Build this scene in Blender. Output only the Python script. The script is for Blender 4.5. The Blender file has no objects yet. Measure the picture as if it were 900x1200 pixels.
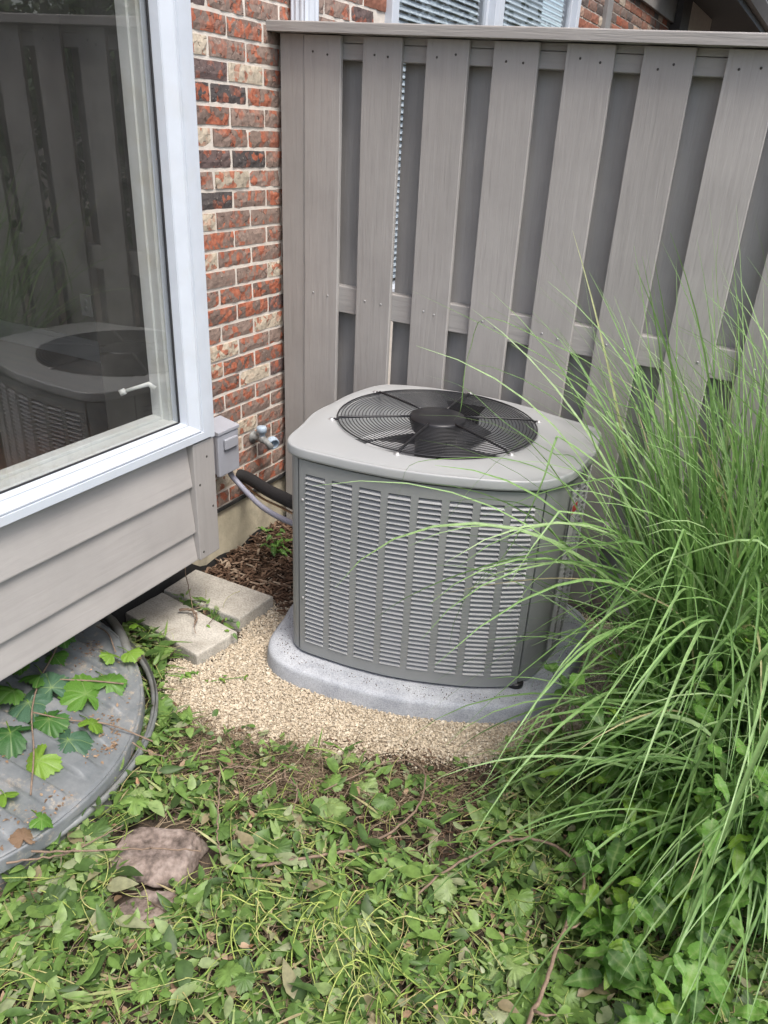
import bpy, bmesh, math, random
import numpy as np
from mathutils import Matrix, Vector, Euler, noise as mnoise

random.seed(7); RNG = np.random.default_rng(11)
SC = bpy.context.scene
COL = SC.collection
R = math.radians

# ---------------------------------------------------------------- camera
cam = bpy.data.cameras.new('camera'); cam_o = bpy.data.objects.new('camera', cam); COL.objects.link(cam_o)
yaw, pitch, roll = -0.41748, 0.48074, -0.07704
cz, sz, cx, sx, cr, sr = math.cos(yaw), math.sin(yaw), math.cos(pitch), math.sin(pitch), math.cos(roll), math.sin(roll)
right = Vector((cz, -sz, 0)); fwd = Vector((sz*cx, cz*cx, -sx)); down = fwd.cross(right)
rx = right*cr + down*sr; dn = down*cr - right*sr
M = Matrix((rx, -dn, -fwd)).transposed().to_4x4(); M.translation = (2.0008, -2.5705, 1.7269)
cam_o.matrix_world = M
cam.sensor_fit = 'VERTICAL'; cam.sensor_height = 24; cam.lens = 934.76/1200*24
cam.shift_x = -46.35/1200; cam.shift_y = 35.26/1200
cam.clip_start = .05; cam.clip_end = 400
SC.camera = cam_o

# ---------------------------------------------------------------- world, sun, exposure
SUN_EL, SUN_AZ = R(62), R(118)           # azimuth from +y towards +x
w = bpy.data.worlds.new('World'); SC.world = w; w.use_nodes = True
nt = w.node_tree; nt.nodes.clear()
sky = nt.nodes.new('ShaderNodeTexSky'); sky.sky_type = 'NISHITA'; sky.sun_disc = False
sky.sun_elevation = SUN_EL; sky.sun_rotation = SUN_AZ; sky.air_density = 1.0; sky.dust_density = 4.0; sky.ozone_density = 1.0
bg = nt.nodes.new('ShaderNodeBackground'); bg.inputs[1].default_value = .15
wo = nt.nodes.new('ShaderNodeOutputWorld')
nt.links.new(sky.outputs[0], bg.inputs[0]); nt.links.new(bg.outputs[0], wo.inputs[0])
sun = bpy.data.lights.new('sun', 'SUN'); sun.energy = 1.5; sun.angle = R(20); sun.color = (1, .97, .93)
sun_o = bpy.data.objects.new('sun', sun); COL.objects.link(sun_o)
sd = Vector((math.sin(SUN_AZ)*math.cos(SUN_EL), math.cos(SUN_AZ)*math.cos(SUN_EL), math.sin(SUN_EL)))
sun_o.rotation_euler = sd.to_track_quat('Z', 'Y').to_euler()
SC.view_settings.view_transform = 'Standard'; SC.view_settings.look = 'None'
SC.view_settings.exposure = 1.05; SC.view_settings.gamma = 1
SC.render.engine = 'CYCLES'
SC.cycles.use_denoising = True
SC.cycles.max_bounces = 6; SC.cycles.transparent_max_bounces = 12
SC.cycles.sample_clamp_indirect = 6

# ---------------------------------------------------------------- helpers
def link(o, parent=None):
    COL.objects.link(o)
    if parent is not None: o.parent = parent
    return o
def tag(o, label=None, cat=None, group=None, kind=None):
    if label: o['label'] = label
    if cat: o['category'] = cat
    if group: o['group'] = group
    if kind: o['kind'] = kind
    return o
def empty(name, loc=(0, 0, 0), parent=None):
    o = bpy.data.objects.new(name, None); o.location = loc; o.empty_display_size = .05
    return link(o, parent)
class MB:
    def __init__(s): s.v = []; s.f = []; s.sm = []
    def add(s, vs, fs, smooth=False):
        n = len(s.v); s.v += [tuple(v) for v in vs]; s.f += [tuple(i+n for i in f) for f in fs]; s.sm += [smooth]*len(fs)
    def box(s, a, b, rot=None, c=None):
        (x0, y0, z0), (x1, y1, z1) = a, b
        vs = [Vector(p) for p in ((x0,y0,z0),(x1,y0,z0),(x1,y1,z0),(x0,y1,z0),(x0,y0,z1),(x1,y0,z1),(x1,y1,z1),(x0,y1,z1))]
        if rot is not None: vs = [rot @ (v-Vector(c)) + Vector(c) for v in vs]
        s.add(vs, [(0,3,2,1),(4,5,6,7),(0,1,5,4),(1,2,6,5),(2,3,7,6),(3,0,4,7)])
    def tube(s, pts, r, n=8, cap=True, closed=False):
        pts = [Vector(p) for p in pts]; m = len(pts); rr = r if hasattr(r, '__len__') else [r]*m
        base = len(s.v); up = None
        for i, p in enumerate(pts):
            if closed: t = pts[(i+1) % m]-pts[i-1]
            else: t = pts[min(i+1, m-1)]-pts[max(i-1, 0)]
            t.normalize()
            if up is None:
                up = Vector((0,0,1)) if abs(t.z) < .9 else Vector((1,0,0))
            u = (up - t*up.dot(t)).normalized(); v = t.cross(u); up = u
            for k in range(n):
                a = 2*math.pi*k/n; s.v.append(tuple(p + (u*math.cos(a)+v*math.sin(a))*rr[i]))
        for i in range(m if closed else m-1):
            j = (i+1) % m
            for k in range(n):
                s.f.append((base+i*n+k, base+i*n+(k+1) % n, base+j*n+(k+1) % n, base+j*n+k)); s.sm.append(True)
        if cap and not closed:
            s.f.append(tuple(base+k for k in range(n))[::-1]); s.sm.append(False)
            s.f.append(tuple(base+(m-1)*n+k for k in range(n))); s.sm.append(False)
    def lathe(s, prof, c=(0,0,0), n=24, axis='Z'):
        base = len(s.v); c = Vector(c)
        for r_, h in prof:
            for k in range(n):
                a = 2*math.pi*k/n; q = (r_*math.cos(a), r_*math.sin(a), h)
                if axis == 'X': q = (q[2], q[0], q[1])
                if axis == 'Y': q = (q[1], q[2], q[0])
                s.v.append(tuple(c+Vector(q)))
        for i in range(len(prof)-1):
            for k in range(n):
                s.f.append((base+i*n+k, base+i*n+(k+1) % n, base+(i+1)*n+(k+1) % n, base+(i+1)*n+k)); s.sm.append(True)
    def grid(s, P, smooth=True, closed_u=False):   # P[i][j]
        base = len(s.v); nu = len(P); nv = len(P[0])
        for row in P: s.v += [tuple(p) for p in row]
        for i in range(nu if closed_u else nu-1):
            ii = (i+1) % nu
            for j in range(nv-1):
                s.f.append((base+i*nv+j, base+ii*nv+j, base+ii*nv+j+1, base+i*nv+j+1)); s.sm.append(smooth)
    def mesh(s, name, mat):
        me = bpy.data.meshes.new(name); me.from_pydata(s.v, [], s.f)
        me.polygons.foreach_set('use_smooth', s.sm)
        if mat: me.materials.append(mat)
        me.update(); return me
    def build(s, name, mat, parent=None, bevel=0, seg=2):
        o = bpy.data.objects.new(name, s.mesh(name, mat)); link(o, parent)
        if bevel:
            b = o.modifiers.new('bevel', 'BEVEL'); b.width = bevel; b.segments = seg; b.limit_method = 'ANGLE'; b.angle_limit = R(40)
        return o
def box(name, a, b, mat, parent=None, bevel=0, seg=2):
    m = MB(); m.box(a, b); return m.build(name, mat, parent, bevel, seg)
def npmesh(name, V, T, mat, smooth=True):
    """V (n,3) float, T (m,3) int triangles"""
    me = bpy.data.meshes.new(name); V = np.ascontiguousarray(V, np.float32); T = np.ascontiguousarray(T, np.int32)
    me.vertices.add(len(V)); me.vertices.foreach_set('co', V.ravel())
    me.loops.add(T.size); me.loops.foreach_set('vertex_index', T.ravel())
    me.polygons.add(len(T)); me.polygons.foreach_set('loop_start', np.arange(0, T.size, 3, dtype=np.int32))
    me.polygons.foreach_set('loop_total', np.full(len(T), 3, np.int32))
    me.polygons.foreach_set('use_smooth', np.full(len(T), smooth, bool))
    me.update(calc_edges=True); me.validate(); me.materials.append(mat); return me
def rots(az, tilt, spin=None):
    """matrices: spin about z, tilt about x, then azimuth about z"""
    n = len(az)
    def rz(a):
        m = np.zeros((n,3,3)); c, s_ = np.cos(a), np.sin(a); m[:,0,0]=c; m[:,0,1]=-s_; m[:,1,0]=s_; m[:,1,1]=c; m[:,2,2]=1; return m
    t = np.zeros((n,3,3)); c, s_ = np.cos(tilt), np.sin(tilt); t[:,0,0]=1; t[:,1,1]=c; t[:,1,2]=-s_; t[:,2,1]=s_; t[:,2,2]=c
    m = rz(az) @ t
    return m @ rz(spin) if spin is not None else m
def scatter(name, tv, tf, mats, locs, mat, parent=None, smooth=True):
    tv = np.asarray(tv, float); tf = np.asarray(tf, int); n = len(locs)
    V = np.einsum('nij,kj->nki', mats, tv) + np.asarray(locs)[:, None, :]
    T = tf[None] + (np.arange(n)*len(tv))[:, None, None]
    o = bpy.data.objects.new(name, npmesh(name, V.reshape(-1, 3), T.reshape(-1, 3), mat, smooth))
    return link(o, parent)
def inpoly(x, y, poly):
    x = np.asarray(x); y = np.asarray(y); ins = np.zeros(x.shape, bool); n = len(poly)
    for i in range(n):
        (x0, y0), (x1, y1) = poly[i], poly[(i+1) % n]
        c = ((y0 > y) != (y1 > y)) & (x < (x1-x0)*(y-y0)/((y1-y0)+1e-12)+x0)
        ins ^= c
    return ins

# ---------------------------------------------------------------- materials
def nodemat(name):
    m = bpy.data.materials.new(name); m.use_nodes = True
    n = m.node_tree.nodes; l = m.node_tree.links; b = n['Principled BSDF']
    return m, n, l, b
def N(n, t, **k):
    x = n.new('ShaderNode'+t)
    for a, v in k.items(): setattr(x, a, v)
    return x
def ramp(n, stops, interp='LINEAR'):
    r_ = n.new('ShaderNodeValToRGB'); r_.color_ramp.interpolation = interp; e = r_.color_ramp.elements
    while len(e) < len(stops): e.new(.5)
    for i, (p, c) in enumerate(stops): e[i].position = p; e[i].color = (*c, 1) if len(c) == 3 else c
    return r_
def mixc(n, l, fac, a, b, mode='MIX'):
    m = n.new('ShaderNodeMix'); m.data_type = 'RGBA'; m.blend_type = mode
    for s_, v in ((m.inputs[0], fac), (m.inputs[6], a), (m.inputs[7], b)):
        if hasattr(v, 'is_linked'): l.new(v, s_)
        elif isinstance(v, (int, float)): s_.default_value = v
        else: s_.default_value = (*v, 1) if len(v) == 3 else v
    return m.outputs[2]
def plain(name, col, rough=.5, metal=0, var=.12, nscale=14, bump=.15, bscale=120, spec=.5, coat=0, dirt=None, dirt_amt=.5, stretch=(1,1,1), dscale=6):
    m, n, l, b = nodemat(name)
    tc = N(n, 'TexCoord'); mp = N(n, 'Mapping'); mp.inputs['Scale'].default_value = stretch
    l.new(tc.outputs['Object'], mp.inputs[0])
    no = N(n, 'TexNoise'); no.inputs['Scale'].default_value = nscale; no.inputs['Detail'].default_value = 6; l.new(mp.outputs[0], no.inputs[0])
    rp = ramp(n, [(.25, tuple(c*(1-var) for c in col)), (.75, tuple(min(1, c*(1+var)) for c in col))]); l.new(no.outputs[0], rp.inputs[0])
    c = rp.outputs[0]
    if dirt:
        n2 = N(n, 'TexNoise'); n2.inputs['Scale'].default_value = dscale; n2.inputs['Detail'].default_value = 8; n2.inputs['Roughness'].default_value = .65
        l.new(tc.outputs['Object'], n2.inputs[0])
        r2 = ramp(n, [(.48, (0,0,0)), (.7, (dirt_amt,)*3)]); l.new(n2.outputs[0], r2.inputs[0])
        c = mixc(n, l, r2.outputs[0], c, dirt)
    l.new(c, b.inputs['Base Color'])
    b.inputs['Roughness'].default_value = rough; b.inputs['Metallic'].default_value = metal
    b.inputs['Specular IOR Level'].default_value = spec; b.inputs['Coat Weight'].default_value = coat
    if bump:
        nb = N(n, 'TexNoise'); nb.inputs['Scale'].default_value = bscale; nb.inputs['Detail'].default_value = 5; l.new(mp.outputs[0], nb.inputs[0])
        bp = N(n, 'Bump'); bp.inputs['Strength'].default_value = bump; bp.inputs['Distance'].default_value = .004
        l.new(nb.outputs[0], bp.inputs['Height']); l.new(bp.outputs[0], b.inputs['Normal'])
    return m
def painted_wood(name, col, axis='Z', bump=.42):
    m, n, l, b = nodemat(name)
    tc = N(n, 'TexCoord'); oi = N(n, 'ObjectInfo')
    ad = N(n, 'VectorMath', operation='ADD'); sc = N(n, 'VectorMath', operation='SCALE'); sc.inputs[0].default_value = (3.7, 5.1, 7.3)
    l.new(oi.outputs['Random'], sc.inputs['Scale']); l.new(tc.outputs['Object'], ad.inputs[0]); l.new(sc.outputs[0], ad.inputs[1])
    mp = N(n, 'Mapping'); s_ = {'Z': (1, 1, .07), 'Y': (1, .07, 1), 'X': (.07, 1, 1)}[axis]; mp.inputs['Scale'].default_value = s_
    l.new(ad.outputs[0], mp.inputs[0])
    g1 = N(n, 'TexNoise'); g1.inputs['Scale'].default_value = 55; g1.inputs['Detail'].default_value = 8; g1.inputs['Distortion'].default_value = .6; l.new(mp.outputs[0], g1.inputs[0])
    g2 = N(n, 'TexNoise'); g2.inputs['Scale'].default_value = 230; g2.inputs['Detail'].default_value = 3; l.new(mp.outputs[0], g2.inputs[0])
    w1 = N(n, 'TexNoise'); w1.inputs['Scale'].default_value = 3.5; w1.inputs['Detail'].default_value = 6; w1.inputs['Roughness'].default_value = .6; l.new(ad.outputs[0], w1.inputs[0])
    rp = ramp(n, [(.3, tuple(c*.90 for c in col)), (.7, tuple(c*1.08 for c in col))]); l.new(w1.outputs[0], rp.inputs[0])
    r2 = ramp(n, [(.34, (.84,)*3), (.5, (1,)*3)]); l.new(g1.outputs[0], r2.inputs[0])
    c = mixc(n, l, .30, rp.outputs[0], r2.outputs[0], 'MULTIPLY')
    # small pale scuffs
    w2 = N(n, 'TexNoise'); w2.inputs['Scale'].default_value = 17; w2.inputs['Detail'].default_value = 10; w2.inputs['Roughness'].default_value = .75; l.new(ad.outputs[0], w2.inputs[0])
    r3 = ramp(n, [(.66, (0,)*3), (.78, (.4,)*3)]); l.new(w2.outputs[0], r3.inputs[0])
    c = mixc(n, l, r3.outputs[0], c, tuple(min(1, x*1.7) for x in col))
    # per-board tone
    mr = N(n, 'MapRange'); mr.inputs[3].default_value = .9; mr.inputs[4].default_value = 1.08; l.new(oi.outputs['Random'], mr.inputs[0])
    cc = N(n, 'VectorMath', operation='SCALE'); l.new(c, cc.inputs[0]); l.new(mr.outputs[0], cc.inputs['Scale'])
    l.new(cc.outputs[0], b.inputs['Base Color'])
    b.inputs['Roughness'].default_value = .62; b.inputs['Specular IOR Level'].default_value = .35
    ma = N(n, 'Math', operation='ADD'); mu = N(n, 'Math', operation='MULTIPLY'); mu.inputs[1].default_value = .35
    l.new(g2.outputs[0], mu.inputs[0]); l.new(g1.outputs[0], ma.inputs[0]); l.new(mu.outputs[0], ma.inputs[1])
    bp = N(n, 'Bump'); bp.inputs['Strength'].default_value = bump; bp.inputs['Distance'].default_value = .005
    l.new(ma.outputs[0], bp.inputs['Height']); l.new(bp.outputs[0], b.inputs['Normal'])
    return m
def brick_mat():
    m, n, l, b = nodemat('brick_clay')
    tc = N(n, 'TexCoord'); oi = N(n, 'ObjectInfo')
    sc = N(n, 'VectorMath', operation='SCALE'); sc.inputs[0].default_value = (13.7, 25.1, 17.3); l.new(oi.outputs['Random'], sc.inputs['Scale'])
    ad = N(n, 'VectorMath', operation='ADD'); l.new(tc.outputs['Object'], ad.inputs[0]); l.new(sc.outputs[0], ad.inputs[1])
    # angular flashes of orange-red on the face colour
    vo = N(n, 'TexVoronoi'); vo.inputs['Scale'].default_value = 42; vo.inputs['Randomness'].default_value = 1
    dn_ = N(n, 'TexNoise'); dn_.inputs['Scale'].default_value = 30; dn_.inputs['Detail'].default_value = 4; l.new(ad.outputs[0], dn_.inputs[0])
    vm = N(n, 'VectorMath', operation='MULTIPLY_ADD'); vm.inputs[1].default_value = (.03,)*3; l.new(dn_.outputs[1], vm.inputs[0]); l.new(ad.outputs[0], vm.inputs[2])
    l.new(vm.outputs[0], vo.inputs[0])
    sep = N(n, 'SeparateColor'); l.new(vo.outputs['Color'], sep.inputs[0])
    big = N(n, 'TexNoise'); big.inputs['Scale'].default_value = 11; big.inputs['Detail'].default_value = 3; l.new(ad.outputs[0], big.inputs[0])
    a1 = N(n, 'Math', operation='ADD'); l.new(sep.outputs[0], a1.inputs[0]); l.new(big.outputs[0], a1.inputs[1])
    a2 = N(n, 'Math', operation='ADD'); l.new(a1.outputs[0], a2.inputs[0]); l.new(oi.outputs['Alpha'], a2.inputs[1])
    fr = ramp(n, [(.60, (0,)*3), (.74, (.85,)*3)]); 
    hv = N(n, 'Math', operation='MULTIPLY'); hv.inputs[1].default_value = .5; l.new(a2.outputs[0], hv.inputs[0]); l.new(hv.outputs[0], fr.inputs[0])
    oc = N(n, 'TexNoise'); oc.inputs['Scale'].default_value = 70; oc.inputs['Detail'].default_value = 6; l.new(ad.outputs[0], oc.inputs[0])
    orr = ramp(n, [(.3, (.26, .072, .042)), (.55, (.42, .13, .068)), (.8, (.48, .20, .12))]); l.new(oc.outputs[0], orr.inputs[0])
    gr = ramp(n, [(.25, (.72,)*3), (.75, (1.22,)*3)]); l.new(oc.outputs[0], gr.inputs[0])
    basec = mixc(n, l, 1, oi.outputs['Color'], gr.outputs[0], 'MULTIPLY')
    c = mixc(n, l, fr.outputs[0], basec, orr.outputs[0])
    # dark gouges between the chips of the face
    v2 = N(n, 'TexVoronoi', feature='DISTANCE_TO_EDGE'); v2.inputs['Scale'].default_value = 42; l.new(vm.outputs[0], v2.inputs[0])
    g1 = N(n, 'TexNoise'); g1.inputs['Scale'].default_value = 38; g1.inputs['Detail'].default_value = 2; l.new(ad.outputs[0], g1.inputs[0])
    r5 = ramp(n, [(.54, (0,)*3), (.64, (1,)*3)]); l.new(g1.outputs[0], r5.inputs[0])
    r6 = ramp(n, [(.0, (.85,)*3), (.07, (0,)*3)]); l.new(v2.outputs['Distance'], r6.inputs[0])
    mu = N(n, 'Math', operation='MULTIPLY'); l.new(r5.outputs[0], mu.inputs[0]); l.new(r6.outputs[0], mu.inputs[1])
    c = mixc(n, l, mu.outputs[0], c, (.045, .03, .026))
    # lime specks
    sp = N(n, 'TexNoise'); sp.inputs['Scale'].default_value = 150; sp.inputs['Detail'].default_value = 2; l.new(ad.outputs[0], sp.inputs[0])
    r7 = ramp(n, [(.68, (0,)*3), (.74, (.7,)*3)]); l.new(sp.outputs[0], r7.inputs[0])
    c = mixc(n, l, r7.outputs[0], c, (.5, .45, .38))
    l.new(c, b.inputs['Base Color']); b.inputs['Roughness'].default_value = .85; b.inputs['Specular IOR Level'].default_value = .25
    hh = N(n, 'Math', operation='SUBTRACT'); l.new(sep.outputs[1], hh.inputs[0]); l.new(mu.outputs[0], hh.inputs[1])
    h2 = N(n, 'Math', operation='ADD'); l.new(hh.outputs[0], h2.inputs[0]); l.new(oc.outputs[0], h2.inputs[1])
    bp = N(n, 'Bump'); bp.inputs['Strength'].default_value = .6; bp.inputs['Distance'].default_value = .004
    l.new(h2.outputs[0], bp.inputs['Height']); l.new(bp.outputs[0], b.inputs['Normal'])
    return m
def leafmat(name, stops, trans=.35, rough=.45, vein=0, spec=.4):
    """colour varies per leaf: random per island plus random per object"""
    m, n, l, b = nodemat(name)
    ge = N(n, 'NewGeometry'); oi = N(n, 'ObjectInfo'); a = N(n, 'Math', operation='ADD'); f = N(n, 'Math', operation='FRACT')
    l.new(ge.outputs['Random Per Island'], a.inputs[0]); l.new(oi.outputs['Random'], a.inputs[1]); l.new(a.outputs[0], f.inputs[0])
    rp = ramp(n, stops); l.new(f.outputs[0], rp.inputs[0])
    tc = N(n, 'TexCoord'); no = N(n, 'TexNoise'); no.inputs['Scale'].default_value = 60; no.inputs['Detail'].default_value = 4; l.new(tc.outputs['Object'], no.inputs[0])
    r2 = ramp(n, [(.3, (.75,)*3), (.7, (1.2,)*3)]); l.new(no.outputs[0], r2.inputs[0])
    c = mixc(n, l, 1, rp.outputs[0], r2.outputs[0], 'MULTIPLY')
    if vein:
        av = N(n, 'Attribute'); av.attribute_name = 'vein'; pw = N(n, 'Math', operation='POWER'); pw.inputs[1].default_value = 4; l.new(av.outputs['Fac'], pw.inputs[0]); mv = N(n, 'Math', operation='MULTIPLY'); mv.inputs[1].default_value = vein; l.new(pw.outputs[0], mv.inputs[0]); c = mixc(n, l, mv.outputs[0], c, (.30, .40, .16))
    l.new(c, b.inputs['Base Color']); b.inputs['Roughness'].default_value = rough; b.inputs['Specular IOR Level'].default_value = spec
    tr = N(n, 'BsdfTranslucent'); hs = N(n, 'HueSaturation'); hs.inputs['Value'].default_value = 1.3; hs.inputs['Saturation'].default_value = 1.1; l.new(c, hs.inputs['Color']); l.new(hs.outputs[0], tr.inputs[0])
    mx = N(n, 'MixShader'); mx.inputs[0].default_value = trans
    l.new(b.outputs[0], mx.inputs[1]); l.new(tr.outputs[0], mx.inputs[2]); l.new(mx.outputs[0], n['Material Output'].inputs[0])
    bp = N(n, 'Bump'); bp.inputs['Strength'].default_value = .25; bp.inputs['Distance'].default_value = .002; l.new(no.outputs[0], bp.inputs['Height']); l.new(bp.outputs[0], b.inputs['Normal'])
    return m
def island(name, stops, rough=.85, spec=.2, nscale=90):
    m, n, l, b = nodemat(name)
    ge = N(n, 'NewGeometry'); rp = ramp(n, stops); l.new(ge.outputs['Random Per Island'], rp.inputs[0])
    tc = N(n, 'TexCoord'); no = N(n, 'TexNoise'); no.inputs['Scale'].default_value = nscale; no.inputs['Detail'].default_value = 4; l.new(tc.outputs['Object'], no.inputs[0])
    r2 = ramp(n, [(.3, (.75,)*3), (.7, (1.15,)*3)]); l.new(no.outputs[0], r2.inputs[0])
    l.new(mixc(n, l, 1, rp.outputs[0], r2.outputs[0], 'MULTIPLY'), b.inputs['Base Color'])
    b.inputs['Roughness'].default_value = rough; b.inputs['Specular IOR Level'].default_value = spec
    return m
def glassmat():
    m, n, l, b = nodemat('window_glass'); n.remove(b)
    ge = N(n, 'NewGeometry'); fr = N(n, 'Fresnel'); fr.inputs[0].default_value = 2.25
    iv = N(n, 'Math', operation='SUBTRACT'); iv.inputs[0].default_value = 1; l.new(ge.outputs['Backfacing'], iv.inputs[1])
    mu = N(n, 'Math', operation='MULTIPLY'); l.new(fr.outputs[0], mu.inputs[0]); l.new(iv.outputs[0], mu.inputs[1])
    t = N(n, 'BsdfTransparent'); t.inputs[0].default_value = (.94, .945, .945, 1)
    g = N(n, 'BsdfGlossy'); g.inputs['Roughness'].default_value = .0
    mx = N(n, 'MixShader'); l.new(mu.outputs[0], mx.inputs[0]); l.new(t.outputs[0], mx.inputs[1]); l.new(g.outputs[0], mx.inputs[2])
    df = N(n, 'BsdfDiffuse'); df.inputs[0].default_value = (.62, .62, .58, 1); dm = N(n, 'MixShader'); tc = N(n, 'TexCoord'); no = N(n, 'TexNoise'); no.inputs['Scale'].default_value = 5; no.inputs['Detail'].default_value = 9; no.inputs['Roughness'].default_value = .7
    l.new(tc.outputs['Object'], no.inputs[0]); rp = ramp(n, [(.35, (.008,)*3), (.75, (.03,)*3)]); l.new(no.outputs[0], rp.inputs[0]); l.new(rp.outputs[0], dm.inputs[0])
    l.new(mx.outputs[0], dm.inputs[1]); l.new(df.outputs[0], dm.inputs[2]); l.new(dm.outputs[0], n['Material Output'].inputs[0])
    return m
def speckle(name, col, dark, pale, scale=160, bigscale=9):
    m, n, l, b = nodemat(name)
    tc = N(n, 'TexCoord')
    a = N(n, 'TexNoise'); a.inputs['Scale'].default_value = bigscale; a.inputs['Detail'].default_value = 8; a.inputs['Roughness'].default_value = .65; l.new(tc.outputs['Object'], a.inputs[0])
    r1 = ramp(n, [(.3, dark), (.52, col), (.75, pale)]); l.new(a.outputs[0], r1.inputs[0])
    s_ = N(n, 'TexNoise'); s_.inputs['Scale'].default_value = scale; s_.inputs['Detail'].default_value = 3; l.new(tc.outputs['Object'], s_.inputs[0])
    r2 = ramp(n, [(.3, (.72,)*3), (.55, (1.0,)*3), (.75, (1.12,)*3)]); l.new(s_.outputs[0], r2.inputs[0])
    l.new(mixc(n, l, 1, r1.outputs[0], r2.outputs[0], 'MULTIPLY'), b.inputs['Base Color'])
    b.inputs['Roughness'].default_value = .82; b.inputs['Specular IOR Level'].default_value = .3
    bp = N(n, 'Bump'); bp.inputs['Strength'].default_value = .5; bp.inputs['Distance'].default_value = .003; l.new(s_.outputs[0], bp.inputs['Height']); l.new(bp.outputs[0], b.inputs['Normal'])
    return m

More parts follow.
